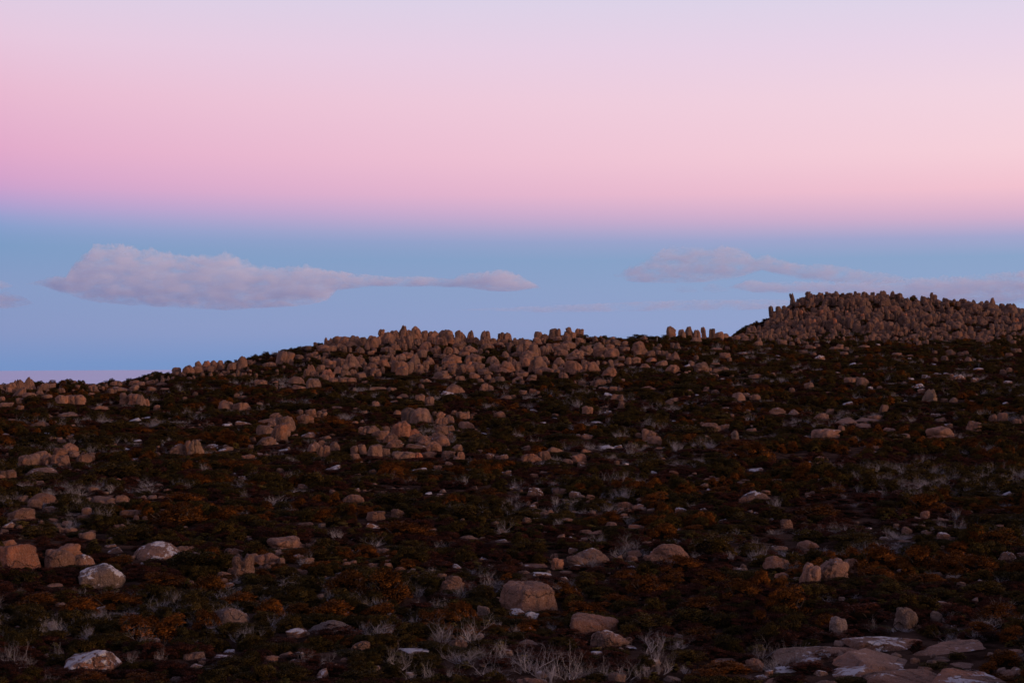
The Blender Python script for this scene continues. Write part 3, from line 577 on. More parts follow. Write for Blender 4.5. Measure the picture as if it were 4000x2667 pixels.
rocks_of(5, '''150 690 360 235 k To L.2 #big boulder with a bright orange flank and pitted top;460 655 235 158;540 575 275 112;670 645 192 112 d L.55;805 822 378 202 b L.62 Tg #rounded grey boulder capped with white lichen;1270 595 425 155 d L.5;1450 565 122 94;1510 545 92 74;1560 565 82 38;920 535 132 62 s L.5;890 480 112 30 s L.4;1840 1105 312 142 d Tg;750 1485 435 215 s L.72 R-14 #sloping slab thickly whitened by lichen between dead shrubs;1860 565 152 74;1950 725 112 192 c;2020 595 82 64;65 475 142 64 s;190 275 222 104 b R-16;70 335 102 54 s L.5;340 135 232 88 d L.3;280 175 132 78;400 205 132 48;180 125 102 54;980 125 112 64 p;830 135 222 64 s;1030 235 202 68 s;660 255 92 34;1410 1568 112 58 b Tg;1560 1395 172 84 b;1790 1375 172 44 s L.4;1840 1345 92 48 b L.85;430 805 142 44 s;140 1135 62 24 s L.5;700 425 132 68;1990 430 60 40 b L.4;1300 215 60 30;1610 1420 60 30 b L.5;325 735 30 20 b L.9''')
rocks_of(6, '''240 515 302 114 k;90 625 232 104 d;1560 855 222 144 d #smooth half-hidden dome among bleached twigs;1810 1045 112 94 k Tg;620 1185 482 114 d L.15 Tg #long low whale-backed boulder speckled with pale lichen;330 1215 182 84 b L.62;840 1315 152 84 b L.32;1270 1335 332 84 s L.72;1620 1295 162 84 b;120 1405 132 58;230 1355 122 38 s;960 285 152 94 k L.2;930 335 122 54 s L.7;1130 255 112 78;780 135 172 78;400 315 132 48 s;530 335 62 44 k Tg;1700 425 192 38 d;390 705 62 44;700 1415 62 28 b L.95;370 1545 62 34 b L.7;370 20 90 40 b L.5;1380 65 60 26 s L.9;1470 70 60 20 s L.6;1830 590 90 30 s L.5;1600 655 90 40 s L.5;1385 1235 60 40;1950 450 150 24 s L.4''')
rocks_of(7, '''133 1015 482 250 k #biggest smooth reddish-brown boulder on the slope;40 1030 142 62 b L.8;155 1060 122 62 b L.9;640 1185 432 155 k #long flat-topped brown boulder behind a white-capped wedge;750 1305 302 155 b L.42 R18 #tilted wedge of rock capped with white lichen;350 1045 92 28 s;360 665 102 98;330 575 72 44;620 605 332 114 d;520 625 172 74;1260 590 352 140 d;1130 595 162 54;185 655 222 54 s;230 725 182 68 s L.6;100 695 102 34 s;430 695 132 34 s L.3;940 655 102 34 s L.6;190 85 152 78 d L.5;380 65 112 58;505 95 102 58 b L.4;900 175 132 58 b L.3;1010 195 96 54 b L.4;1345 210 96 44 b L.7;1930 105 242 74 d L.6;1850 135 72 54 b To;1000 335 142 44 s;590 375 122 44 s L.3;680 385 122 44 s;1800 675 92 38 s L.6;1850 665 62 38;130 1265 192 48 d;830 1580 142 100 b Tg;180 1600 302 48 d;1700 1405 182 34 s;1930 1485 142 114 b;2000 1535 102 44 s L.6;1280 1568 152 74 s Tg;920 1265 82 64;70 45 40 22 b L.7;1680 285 90 30 s L.4;1950 215 50 16 s L.8;610 135 30 18 b L.8;755 770 40 24 b L.8;130 155 50 30''')
rocks_of(8, '''330 795 192 184 k #upright cracked block beside a wider cracked boulder;530 765 234 194 b #wide rounded boulder split by a vertical crack;660 690 162 124 b;70 665 222 114 d;110 745 132 64;575 1195 162 164 b Tg #dark grey rounded boulder behind the layered outcrop;1060 1140 202 182 b Tg R22;1340 1085 92 94 b Tg;1410 950 132 48 s L.5;1910 595 122 78 p L.7;2020 565 82 44 b L.6;1400 425 102 64 b L.7;1470 430 52 28 b L.8;150 345 92 88 k;320 495 172 64;100 505 122 44 s L.25;1030 335 62 34;1100 385 82 64 b L.3;1100 445 132 28 s;1905 75 102 34 s L.7;1540 805 82 48;
930 1310 562 155 s L.5 R-4 #broad cracked plate of bedrock with white lichen patches;1480 1340 482 135 s L.2 R5 #broad brown plate of bedrock beside the white-patched one;650 1355 282 84 s L.4;350 1425 482 84 s L.45;900 1475 522 114 s L.3;680 1540 402 94 s L.42;1050 1600 502 110 s L.2;1250 1505 112 74 k;1060 1505 92 54 b L.6;1170 1415 92 54 b L.45;1600 1590 522 100 s L.4;1950 1335 122 48 s;1930 1525 152 58 b;140 1505 192 54 s L.7;10 1525 72 64 b L.8;60 1590 182 58 b;430 1610 262 62 d;1400 1405 132 44 s;1560 1455 132 44 s;920 108 30 16 b L.9;585 138 26 14 b L.8;1300 372 26 14 b L.9;1210 1130 50 20 b L.6;1440 1130 40 16 b L.6;800 345 60 24 s L.8;715 305 40 16 b L.6''')

# --- the rocky hill: tiers of jointed columns (rows of columns: from, to, base rows, width, height) in crop 4 pixels
ox, oy, sc = CROPS[4]
TIERS = [(290, 234, 960, 266, 46, 36, 18), (300, 332, 930, 368, 36, 92, 21), (60, 500, 340, 425, 44, 105, 9), (20, 420, 300, 320, 36, 60, 9), (360, 540, 760, 560, 40, 118, 13), (330, 440, 760, 455, 34, 66, 14),
         (780, 585, 1240, 608, 54, 112, 12), (1240, 570, 1520, 575, 48, 74, 7), (1100, 470, 1500, 495, 40, 98, 13), (960, 300, 1400, 380, 40, 66, 13), (1000, 245, 1180, 250, 38, 48, 6), (1250, 370, 1400, 372, 34, 84, 6),
         (1480, 480, 2000, 505, 38, 68, 15), (1560, 400, 2100, 420, 40, 46, 13), (1380, 270, 1960, 320, 40, 34, 15), (1960, 320, 2340, 372, 40, 32, 11), (2050, 560, 2330, 560, 46, 66, 7), (1500, 590, 1760, 560, 44, 52, 7),
         (760, 440, 1020, 470, 44, 64, 8), (780, 380, 1060, 420, 36, 42, 9), (0, 540, 330, 590, 44, 40, 9), (1950, 470, 2340, 500, 42, 44, 11), (1480, 240, 1600, 255, 36, 36, 4)]
for _ in range(70):
    px = rng.uniform(1225, 2340); yy_ = np.interp(px, [1220, 1300, 1450, 1600, 1850, 2050, 2250, 2340], [1362, 1330, 1318, 1296, 1306, 1318, 1298, 1312])
    w_ = rng.uniform(14, 34); kk_ = 'p' if rng.random() < .4 else 'b'
    put_rock(px, yy_+rng.uniform(0, 42), w_, w_*rng.uniform(.6, 1.25), kk_, .03, '' if rng.random() < .6 else 'h', rng.normal(0, 8), ('stout' if w_ > 24 else 'small') + ' brown crest ' + ('pinnacle @' if kk_ == 'p' else 'boulder @'), None)
def walls(n, x0, x1, ytop, ybot, wr, hr, tint):
    for _ in range(n):
        px = rng.uniform(x0, x1); py = rng.uniform(np.interp(px, *ytop), np.interp(px, *ybot)); w_ = rng.uniform(*wr)
        put_rock(px, py, w_, rng.uniform(*hr), 'w', .04, tint, rng.normal(0, 3), ('long' if w_ > .5*(wr[0]+wr[1]) else 'short') + ' brown jointed outcrop @', None)
walls(20, 1260, 2330, ([1260, 1450, 1600, 2000, 2330], [1385, 1345, 1335, 1350, 1330]), ([1260, 1600, 2000, 2330], [1455, 1450, 1465, 1440]), (45, 95), (26, 44), '')
walls(26, 3010, 4010, ([3000, 3100, 3300, 3600, 4000], [1262, 1195, 1175, 1195, 1232]), ([3000, 4000], [1300, 1300]), (40, 85), (26, 46), 'h')
walls(3, 1060, 1140, ([1000, 1300], [1650, 1650]), ([1000, 1300], [1700, 1700]), (55, 80), (38, 52), '')
walls(5, 1420, 1760, ([1400, 1800], [1690, 1690]), ([1400, 1800], [1770, 1770]), (60, 100), (34, 55), '')
walls(4, 110, 330, ([0, 400], [1770, 1770]), ([0, 400], [1815, 1815]), (50, 80), (36, 50), '')
ncol = 0
for (x0, y0, x1, y1, w, h, n) in TIERS:
    for i in range(n):
        q = (i+rng.uniform(.1, .9))/n
        ww = w*rng.uniform(.75, 1.5); hh = h*rng.uniform(.6, 1.1)
        kind = 'c' if hh > 1.35*ww else ('p' if rng.random() < .5 else 'b')
        lab = ('wide ' if ww > 1.1*w else ('slim ' if ww < .85*w else '')) + ('tall ' if hh > 1.0*h else ('short ' if hh < .75*h else '')) + {'c': 'jointed brown rock column @', 'p': 'tapering brown pinnacle @', 'b': 'rounded brown boulder @'}[kind]
        tilt = rng.uniform(-9, 9) if rng.random() < .85 else rng.uniform(-28, 28)
        put_rock(ox+(x0+(x1-x0)*q)*sc, oy+(y0+(y1-y0)*q+rng.uniform(-16, 16))*sc, ww*sc, hh*sc, kind, rng.uniform(0, .1), 'o' if (rng.random() < .10 and y0 > 420) else ('d' if rng.random() < .25 else 'h'), tilt, lab, GN[kind]+' of the rocky hill')
        ncol += 1
for (cx, by, w, h, k, tl, lab) in [(243, 308, 36, 90, 'c', -14, 'leaning dark pillar jutting from the shoulder of the rocky hill'), (780, 372, 36, 110, 'c', 0, 'slender pale-edged column in the upper cliff of the rocky hill'), (400, 345, 36, 110, 'c', 3, 'tall narrow column at the head of the rocky hill'),
                                (1110, 612, 82, 132, 'c', 0, 'widest cliff column at the base of the rocky hill'), (1020, 600, 62, 118, 'c', 0, 'cracked orange-brown column beside the widest cliff column'), (1055, 235, 55, 38, 'p', 0, 'pointed knob on the middle skyline of the rocky hill'), (2060, 298, 50, 36, 'p', 0, 'small pointed knob on the far end of the rocky hill skyline'), (1530, 285, 46, 52, 'k', 0, 'square knob on the skyline of the rocky hill')]:
    put_rock(ox+cx*sc, oy+by*sc, w*sc, h*sc, k, 0., 'd' if 'dark' in lab else '', tl, lab, None, False)

# keep the 300 largest of a kind as things; the smaller ones join the boulder field
EXTRA = []
for nm in sorted({v[0] for v in NAMES.values()}):
    L_ = sorted([q for q in SPEC if NAMES[q[4]][0] == nm], key=lambda q: (q[10], -q[2]*q[3]))
    EXTRA += L_[298:]
    for q in L_[:298]: q.append('keep')
for q in sorted(SPEC, key=lambda q: q[10]):                # the named landmarks first
    if q[-1] == 'keep': make_rock(*q[:11])

# ------------------------------------------------------------------ countless things: instanced points
def gn_stuff(name, label, cat, pts, rot, scl, idx, sources):
    me = bpy.data.meshes.new(name); me.from_pydata(np.asarray(pts).tolist(), [], [])
    for an, tp, arr in (('rot', 'FLOAT_VECTOR', rot), ('scl', 'FLOAT_VECTOR', scl)):
        at = me.attributes.new(an, tp, 'POINT'); at.data.foreach_set('vector', np.asarray(arr, dtype=np.float32).ravel())
    at = me.attributes.new('idx', 'INT', 'POINT'); at.data.foreach_set('value', np.asarray(idx, dtype=np.int32))
    o = link(bpy.data.objects.new(name, me)); tag(o, label, cat, kind='stuff')
    ng = bpy.data.node_groups.new(name+'_scatter', 'GeometryNodeTree')
    ng.interface.new_socket('Geometry', in_out='INPUT', socket_type='NodeSocketGeometry')
    ng.interface.new_socket('Geometry', in_out='OUTPUT', socket_type='NodeSocketGeometry')
    N = ng.nodes.new; Lk = ng.links.new
    gi, go = N('NodeGroupInput'), N('NodeGroupOutput')
    iop = N('GeometryNodeInstanceOnPoints'); iop.inputs['Pick Instance'].default_value = True
    jn = N('GeometryNodeJoinGeometry')
    for s in sources:
        oi = N('GeometryNodeObjectInfo'); oi.inputs['Object'].default_value = s; oi.transform_space = 'ORIGINAL'
        g2 = N('GeometryNodeGeometryToInstance'); Lk(oi.outputs['Geometry'], g2.inputs[0]); Lk(g2.outputs[0], jn.inputs[0])
    def attr(n, t):
        x = N('GeometryNodeInputNamedAttribute'); x.data_type = t; x.inputs[0].default_value = n; return x.outputs[0]
    e2r = N('FunctionNodeEulerToRotation'); Lk(attr('rot', 'FLOAT_VECTOR'), e2r.inputs[0])
    Lk(gi.outputs[0], iop.inputs['Points']); Lk(jn.outputs[0], iop.inputs['Instance'])
    Lk(attr('idx', 'INT'), iop.inputs['Instance Index']); Lk(e2r.outputs[0], iop.inputs['Rotation']); Lk(attr('scl', 'FLOAT_VECTOR'), iop.inputs['Scale'])
    Lk(iop.outputs[0], go.inputs[0])
    md = o.modifiers.new('scatter', 'NODES'); md.node_group = ng
    return o
def any_obj(pred, n):
    out, seen = [], set()
    for o in COL.objects:
        if o.type == 'MESH' and o.data.name not in seen and pred(o):
            seen.add(o.data.name); out.append(o)
            if len(out) == n: break
    return out
round_src = any_obj(lambda o: o.name.startswith('boulder') and len(o.data.polygons) < 6000, 10)
pin_src = any_obj(lambda o: o.name.startswith('rock_pinnacle') and len(o.data.polygons) < 6000, 8)
slab_src = any_obj(lambda o: o.name.startswith('flat_rock') and len(o.data.polygons) < 6000, 8)

# boulder field filling the hill and the ridge between the big rocks
pts, rot, scl = [], [], []
def field(n, x0, x1, ytop, ybot, smin, smax):
    for _ in range(n):
        px = rng.uniform(x0, x1)
        py = rng.uniform(np.interp(px, *ytop), np.interp(px, *ybot))
        x, y = hit(px, py); W = rng.uniform(smin, smax)/F*y
        pts.append((x, y, float(ground_z(x, y))-.2*W)); rot.append((rng.uniform(-.25, .25), rng.uniform(-.25, .25), rng.uniform(0, 6.28)))
        scl.append((W, W*rng.uniform(.7, 1.1), W*rng.uniform(.75, 1.7)))
field(800, 2920, 4150, ([2900, 3000, 3060, 3150, 3300, 3600, 4000, 4200], [1312, 1268, 1235, 1175, 1145, 1168, 1212, 1235]), ([2900, 3400, 4200], [1330, 1330, 1345]), 9, 24)
field(300, 2920, 4150, ([2900, 4200], [1305, 1320]), ([2900, 4200], [1345, 1360]), 8, 22)
field(200, 1230, 2560, ([1200, 1400, 1600, 2000, 2300, 2560], [1380, 1335, 1330, 1340, 1325, 1330]), ([1200, 1600, 2000, 2300, 2560], [1480, 1475, 1490, 1480, 1400]), 9, 26)
field(120, 560, 1250, ([560, 700, 1000, 1250], [1490, 1470, 1410, 1370]), ([560, 700, 1000, 1250], [1510, 1490, 1480, 1480]), 8, 20)
field(60, 0, 480, ([0, 480], [1518, 1505]), ([0, 480], [1560, 1540]), 9, 24)
for q in EXTRA:
    x, y = hit(q[0], q[1]); W = q[2]/F*y
    pts.append((x, y+.3*W, float(ground_z(x, y+.3*W))-.2*W)); rot.append((0, 0, rng.uniform(0, 6.28))); scl.append((W, W*.9, q[3]/F*y+.25*W))
    ROCKS.append((q[0], q[1], q[2]/2, q[1]-q[3], y+.3*W))
bf = gn_stuff('boulder_field', 'jumbled small boulders filling gaps between the large rocks', 'boulders', pts, rot, scl, rng.integers(0, 10, len(pts)), round_src)
bf.color = (.64, .51, .45, .04)
# loose stones strewn over the heath
pts, rot, scl = [], [], []
for _ in range(1400):
    px = rng.uniform(-200, 4200); py = 1420+(2667-1420)*rng.random()**1.5
    x, y = hit(px, py)
    if y > 330: continue
    W = rng.uniform(.08, .30)*min(1.7, (y/40)**.5)
    pts.append((x, y, float(ground_z(x, y))-.03*W)); rot.append((rng.uniform(-.15, .15), rng.uniform(-.15, .15), rng.uniform(0, 6.28))); scl.append((W, W*rng.uniform(.6, 1), W*rng.uniform(.28, .5)))
stones_at = np.array(pts)
lich_src = any_obj(lambda o: o.name.startswith('flat_rock') and len(o.data.polygons) < 6000, 8)
ls = gn_stuff('loose_stones', 'small pale stones strewn through the heath', 'stones', pts, rot, scl, rng.integers(0, 8, len(pts)), lich_src)
ls.color = (1, 1, 1, .36)

pts, rot, scl = [], [], []
for _ in range(3800):
    px = rng.uniform(-200, 4200); py = 1400+(2300-1400)*rng.random()**1.5
    x, y = hit(px, py)
    if y > 320 or mnoise.noise((x*.21, y*.09, 21.)) < .12: continue
    W = (.12+.42*rng.random()**2)*min(1.6, (y/75)**.55)
    pts.append((x, y, float(ground_z(x, y))-.12*W)); rot.append((rng.uniform(-.2, .2), rng.uniform(-.2, .2), rng.uniform(0, 6.28))); scl.append((W, W*rng.uniform(.6, 1), W*rng.uniform(.4, .7)))
half_at = np.array(pts); scl_half = list(scl)
hb = gn_stuff('half_buried_stones', 'brown half-buried stones peeping through the heath', 'stones', pts, rot, scl, rng.integers(0, 10, len(pts)), round_src)
hb.color = (.95, .76, .68, .16)

# ------------------------------------------------------------------ shrubs
def leaf_cloud(centers, normals, size, elong, r):
    """bent lance-shaped leaves, two triangles-pairs each"""
    n = len(centers)
    d = normals + r.normal(0, .45, (n, 3)); d[:, 2] += .25; d /= np.linalg.norm(d, axis=1)[:, None]
    s = np.cross(d, r.normal(0, 1, (n, 3))); s /= np.linalg.norm(s, axis=1)[:, None]+1e-9
    L = size*elong*r.uniform(.6, 1.3, n)[:, None]; w = size*r.uniform(.35, .6, n)[:, None]
    p0 = centers - d*L*.3; p1 = centers + s*w; p2 = centers + d*L*.7; p3 = centers - s*w
    V = np.stack([p0, p1, p2, p3], 1).reshape(-1, 3)
    b = np.arange(n)*4
    return V, np.stack([b, b+1, b+2, b+3], -1)
def mound(r, nl, flat, spread):
    """lumps over a half dome: centre, radius"""
    out = []
    for i in range(nl):
        q = r.uniform(0, 2*math.pi); e = math.asin(r.uniform(0, 1)**.9)
        rad = .42*spread*r.uniform(.75, 1.0)
        c = np.array([math.cos(q)*math.cos(e)*rad, math.sin(q)*math.cos(e)*rad, math.sin(e)*.72*r.uniform(.8, 1.12)*flat+.06])
        out.append((c*r.uniform(.86, 1.12), r.uniform(.085, .165)))
    return out
def shrub_meshes(kind, seed):
    r = np.random.default_rng(seed*17+ord(kind))
    nl, per, size, elong = {'o': (34, 110, .026, 2.7), 'g': (36, 100, .031, 1.8), 'm': (28, 120, .021, 3.2), 'y': (26, 90, .032, 1.5)}[kind]
    lumps = mound(r, nl, 1., 1.)
    C, Nn, Tn = [], [], []
    for c, rad in lumps:
        tone = r.uniform(.45, 1.55); Tn.append(np.full(per, tone))
        v = r.normal(0, 1, (per, 3)); v /= np.linalg.norm(v, axis=1)[:, None]; v[:, 2] = np.abs(v[:, 2])*1.0 - .25*(r.random(per) < .35)
        if kind == 'o': sc_ = np.array([1, 1, 1.5])
        elif kind == 'm': sc_ = np.array([1, 1, .9])
        elif kind == 'y': sc_ = np.array([1, 1, .7])
        else: sc_ = np.array([1, 1, 1.15])
        rr = rad*r.uniform(.72, 1.08, (per, 1))
        C.append(c+v*rr*sc_); Nn.append(v)
    C, Nn, Tn = np.vstack(C), np.vstack(Nn), np.concatenate(Tn)
    keep = C[:, 2] > .0; C, Nn, Tn = C[keep], Nn[keep], Tn[keep]
    V, Fq = leaf_cloud(C, Nn, size, elong, r)
    q4 = V.reshape(-1, 4, 3); gn = np.cross(q4[:, 1]-q4[:, 0], q4[:, 2]-q4[:, 0])
    flip = (gn*Nn).sum(1) < 0; Fq[flip] = Fq[flip][:, ::-1]          # upper sides of the leaves face out
    # sit inside a unit box: x,y -.5...5, z 0..1
    sx = np.abs(V[:, :2]).max()*2; sz = V[:, 2].max()
    V = V/np.array([sx, sx, sz])
    foli = mesh_np(kind+'_foliage', V, Fq.tolist(), M_leaf[kind])
    ln = Nn*.8 + r.normal(0, .28, Nn.shape); ln[:, 2] += .15; ln /= np.linalg.norm(ln, axis=1)[:, None]
    lv = np.repeat(ln, 4, axis=0)
    foli.normals_split_custom_set_from_vertices(lv.tolist())
    at = foli.attributes.new('tone', 'FLOAT', 'POINT'); at.data.foreach_set('value', np.repeat(Tn, 4).astype(np.float32))
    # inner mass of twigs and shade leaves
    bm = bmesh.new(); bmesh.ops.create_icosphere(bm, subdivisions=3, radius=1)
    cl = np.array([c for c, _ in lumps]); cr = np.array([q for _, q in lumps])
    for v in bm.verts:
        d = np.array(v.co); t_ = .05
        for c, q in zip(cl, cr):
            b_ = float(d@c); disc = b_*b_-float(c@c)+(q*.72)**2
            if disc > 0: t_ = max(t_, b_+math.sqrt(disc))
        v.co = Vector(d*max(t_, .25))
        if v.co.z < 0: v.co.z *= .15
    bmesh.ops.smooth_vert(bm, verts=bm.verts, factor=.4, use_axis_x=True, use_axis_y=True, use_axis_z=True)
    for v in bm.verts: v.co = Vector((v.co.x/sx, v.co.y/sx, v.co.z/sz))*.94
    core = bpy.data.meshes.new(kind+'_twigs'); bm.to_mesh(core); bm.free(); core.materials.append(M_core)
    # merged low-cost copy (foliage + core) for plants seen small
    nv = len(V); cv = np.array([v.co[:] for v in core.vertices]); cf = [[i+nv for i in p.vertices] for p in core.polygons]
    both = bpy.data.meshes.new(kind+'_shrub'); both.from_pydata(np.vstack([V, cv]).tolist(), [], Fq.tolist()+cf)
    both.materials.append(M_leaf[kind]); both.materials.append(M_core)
    mi = np.zeros(len(both.polygons), dtype=np.int32); mi[len(Fq):] = 1; both.polygons.foreach_set('material_index', mi); both.polygons.foreach_set('use_smooth', [True]*len(both.polygons)); both.update()
    cn = cv/(np.linalg.norm(cv, axis=1)[:, None]+1e-6)
    both.normals_split_custom_set_from_vertices(np.vstack([lv, cn]).tolist())
    at = both.attributes.new('tone', 'FLOAT', 'POINT'); at.data.foreach_set('value', np.concatenate([np.repeat(Tn, 4), np.ones(len(cv))]).astype(np.float32))
    return foli, core, both
def tube(V, Fc, pts, rads, k=3):
    base = len(V)
    for i, p in enumerate(pts):
        d = (pts[min(i+1, len(pts)-1)]-pts[max(i-1, 0)]).normalized()
        a_ = d.orthogonal().normalized(); b_ = d.cross(a_)
        for j in range(k):
            q = 6.283*j/k; V.append(p+(a_*math.cos(q)+b_*math.sin(q))*rads[i])
    for i in range(len(pts)-1):
        for j in range(k):
            Fc.append((base+i*k+j, base+i*k+(j+1) % k, base+(i+1)*k+(j+1) % k, base+(i+1)*k+j))
def dead_meshes(seed, dense):
    rd = random.Random(seed*91+5)
    SV, SF, TV, TF = [], [], [], []
    def grow(p, d, ln, rad, lev):
        n = 5; pts_ = [p]; cur = p.copy(); dd = d.copy()
        for i in range(n):
            dd = (dd + Vector((rd.gauss(0, .26), rd.gauss(0, .26), rd.gauss(.05, .18)))).normalized()
            cur = cur + dd*ln/n; pts_.append(cur.copy())
        rads = [rad*(1-.55*i/n) for i in range(n+1)]
        if lev == 0: tube(SV, SF, pts_, rads, 5)
        else: tube(TV, TF, pts_, rads, 3)
        if lev < 3:
            for _ in range(rd.choice([3, 4, 5]) if lev < 2 else rd.choice([1, 2, 3])):
                i = rd.randint(1, n)
                q = rd.random()*6.28; side_ = Vector((math.cos(q), math.sin(q), rd.uniform(.1, .9)))
                grow(pts_[i].copy(), (dd*.75+side_*.62).normalized(), ln*rd.uniform(.45, .78), rads[i]*.66, lev+1)
    for i in range(dense):
        q = rd.random()*6.28; lean = rd.uniform(.3, 1.7)
        grow(Vector((rd.gauss(0, .05), rd.gauss(0, .05), -.03)), Vector((math.cos(q)*lean, math.sin(q)*lean, 1)).normalized(), rd.uniform(.35, .68), .0095, 0)
    A = np.array([v[:] for v in TV]); zt = np.percentile(A[:, 2], 99.5); xt = np.percentile(np.abs(A[:, :2]), 99)*2
    f = np.array([1/xt, 1/xt, 1/zt])
    S = np.array([v[:] for v in SV])*f; T_ = A*f
    stem = mesh_np('dead_stem', S, SF, M_dead); tw = mesh_np('dead_twigs', T_, TF, M_dead)
    both = mesh_np('dead_shrub', np.vstack([S, T_]), SF+[[i+len(S) for i in q] for q in TF], M_dead)
    return stem, tw, both
SH = {k: [shrub_meshes(k, i) for i in range(5)] for k in 'ogmy'}
DEAD = [dead_meshes(i, 6+i % 5) for i in range(9)]

PLN = {'o': ('rust_shrub', 'shrub', 'rusty orange', 'rust-orange shrubs on the heath'), 'g': ('green_shrub', 'shrub', 'dark olive', 'olive shrubs on the heath'),
       'm': ('heath_cushion', 'heath', 'dark maroon', 'maroon heath cushions'), 'y': ('daisy_shrub', 'shrub', 'yellow-tipped', 'yellow-tipped shrubs on the heath'), 'd': ('dead_shrub', 'dead shrub', 'bleached grey', 'bleached dead shrubs')}
def plant_label(kind, x, y, W, H):
    form = {'o': 'shrub', 'g': 'shrub', 'm': 'heath cushion', 'y': 'shrub', 'd': 'dead shrub'}[kind]
    big = 'large' if W > 1.5 else ('mid-sized' if W > .8 else 'small')
    size = 'broad' if W > 2.6*H else ('upright' if H > .7*W else 'rounded')
    return f'{big} {size} {PLN[kind][2]} {form} {beside(x, y, W)}'
NPL = {k: 0 for k in 'ogmyd'}
stem_me = {}
def stem_mesh(i):
    if i not in stem_me:
        rd = random.Random(i); V, Fc = [], []
        for q in range(6):
            a_ = rd.random()*6.28; p = Vector((rd.gauss(0, .03), rd.gauss(0, .03), -.05)); pts_ = [p.copy()]
            for s_ in range(4):
                p = p+Vector((math.cos(a_)*.07+rd.gauss(0, .02), math.sin(a_)*.07+rd.gauss(0, .02), .17)); pts_.append(p.copy())
            tube(V, Fc, pts_, [.018, .015, .012, .009, .006], 4)
        stem_me[i] = mesh_np('woody_stem', [v[:] for v in V], Fc, M_wood)
    return stem_me[i]
def put_plant(kind, x, y, W, H, px, py, parts, label=None, sink=.06):
    NPL[kind] += 1
    nm, cat, _, grp = PLN[kind]
    lab = label or plant_label(kind, x, y, W, H)
    loc = (x, y, float(ground_z(x, y))-sink*H); rz = rng.uniform(0, 6.28); sc_ = (W, W*rng.uniform(.75, .95), H)
    if kind == 'd': meshes = DEAD[rng.integers(len(DEAD))]; names = ('stem', 'twigs')
    else:
        vi = rng.integers(len(SH[kind])); f_, c_, bo = SH[kind][vi]; meshes = (f_, c_, bo); names = ('foliage', 'twigs')
    if parts:
        root = link(bpy.data.objects.new(nm, None)); root.empty_display_size = .1
        for n_, me_ in list(zip(names, meshes))+([] if kind == 'd' else [('stem', stem_mesh(int(vi)))]):
            link(bpy.data.objects.new(n_, me_), root)
    else:
        root = link(bpy.data.objects.new(nm, meshes[2]))
    root.location = loc; root.scale = sc_
    root.rotation_euler = (0, 0, rng.uniform(-.6, .6) if kind != 'd' else rz)
    tag(root, lab, cat, grp)
PLANTS = []
def plants_of(crop, kind, txt):
    ox, oy, sc = CROPS[crop]
    for q in txt.split(';'):
        if not q.strip(): continue
        lab = None
        if '#' in q: q, lab = [s.strip() for s in q.split('#')]
        cx, by, w, h = [float(v)*sc for v in q.split()]
        px, py = ox+cx, oy+by
        x, y = hit(px, min(py, 2690)); W = w/F*y
        yc = y + W*.28; xc = (px-CX)/F*yc
        H = max((CY-(py-h))/F*yc - float(ground_z(xc, yc)), .14*W, .12)
        PLANTS.append((kind, xc, yc, W*1.08, H*1.05, px, py, True, lab))
plants_of(5, 'o', '1390 350 560 220 #large glowing rust-orange shrub above the lichen-backed dome;950 660 400 120;1300 840 500 170;1650 890 400 200;300 1010 520 180;620 1060 420 190;900 1010 500 190;1120 1260 560 260;1380 1200 380 200;1900 960 420 130;1150 1590 500 100;700 1590 400 110;1450 165 420 135;1650 1150 300 180')
plants_of(5, 'g', '300 420 350 110;1040 435 420 130;1550 685 540 195;200 805 260 140;1890 1490 420 150;1500 1260 220 130;350 270 280 60;1900 185 320 95;90 205 190 115;1800 690 300 180;1950 1590 300 110')
plants_of(5, 'y', '1630 440 190 75;1480 825 110 105;750 475 95 65;1130 315 95 55;180 335 160 65;660 360 80 60;440 1330 110 90;1000 1350 90 70;1740 460 90 50;420 370 140 50')
plants_of(5, 'd', '170 1470 340 270;480 1410 210 210;1150 1310 260 240 #pale tall dead shrub with stiff yellowish stems beside the sloping slab;1280 1410 170 220;700 1230 190 165;850 1440 300 130;560 340 210 200;820 280 260 185;180 870 170 80;1960 240 160 60;600 95 300 110;1150 65 400 85;370 1580 160 120;1950 125 160 125;60 1420 150 220;1040 1440 160 160;1700 1480 120 60')
plants_of(6, 'o', '720 900 480 260;1050 950 520 320 #widest rust-brown shrub mass on the slope;1170 435 560 175;600 1090 520 205;1000 1090 420 170;100 1060 320 180;1230 665 270 95;1850 95 310 95;2000 770 160 90;330 1050 300 130')
plants_of(6, 'm', '640 1250 490 150;1450 665 310 85;1500 940 310 105;470 195 260 95;2000 660 190 135;1300 1000 240 100;1930 1250 240 70;200 1290 300 80;520 60 240 70;250 290 240 60')
plants_of(6, 'g', '1110 165 430 125;1700 275 430 135;200 960 260 115;80 840 260 135;300 1590 420 165;850 1590 460 145;560 510 260 105;1640 745 210 70;1950 1060 210 105;60 350 220 90;1450 1350 260 110;1250 500 260 80;250 740 240 110;1750 930 250 120;60 1590 240 180')
plants_of(6, 'y', '890 165 115 50;990 615 190 65;620 615 150 55;1290 695 140 55;1650 1490 160 70;1130 1410 150 70;1320 1490 85 65;170 265 85 45;1580 1150 80 50;80 790 110 60;240 310 90 40;680 340 130 60;1380 270 110 40;650 1290 60 40')
plants_of(6, 'd', '680 455 260 135;960 485 260 105;1460 525 210 115;1960 395 210 155;150 165 260 125;250 225 230 105;1000 1260 420 240;1100 1500 340 290;1480 1260 350 290 #wide fan of bleached dead twigs above the pale slab;1700 1260 370 290;1250 1130 210 130;1400 1580 260 220;1660 1430 310 210;1850 1580 370 280;380 1440 190 180;560 1450 190 155;1620 940 240 190;1830 840 210 160;380 650 210 145;1290 970 100 110;1930 1130 190 100;350 65 310 65;1550 1580 280 220;1950 1400 260 200;1230 1560 200 180;870 1200 160 160')
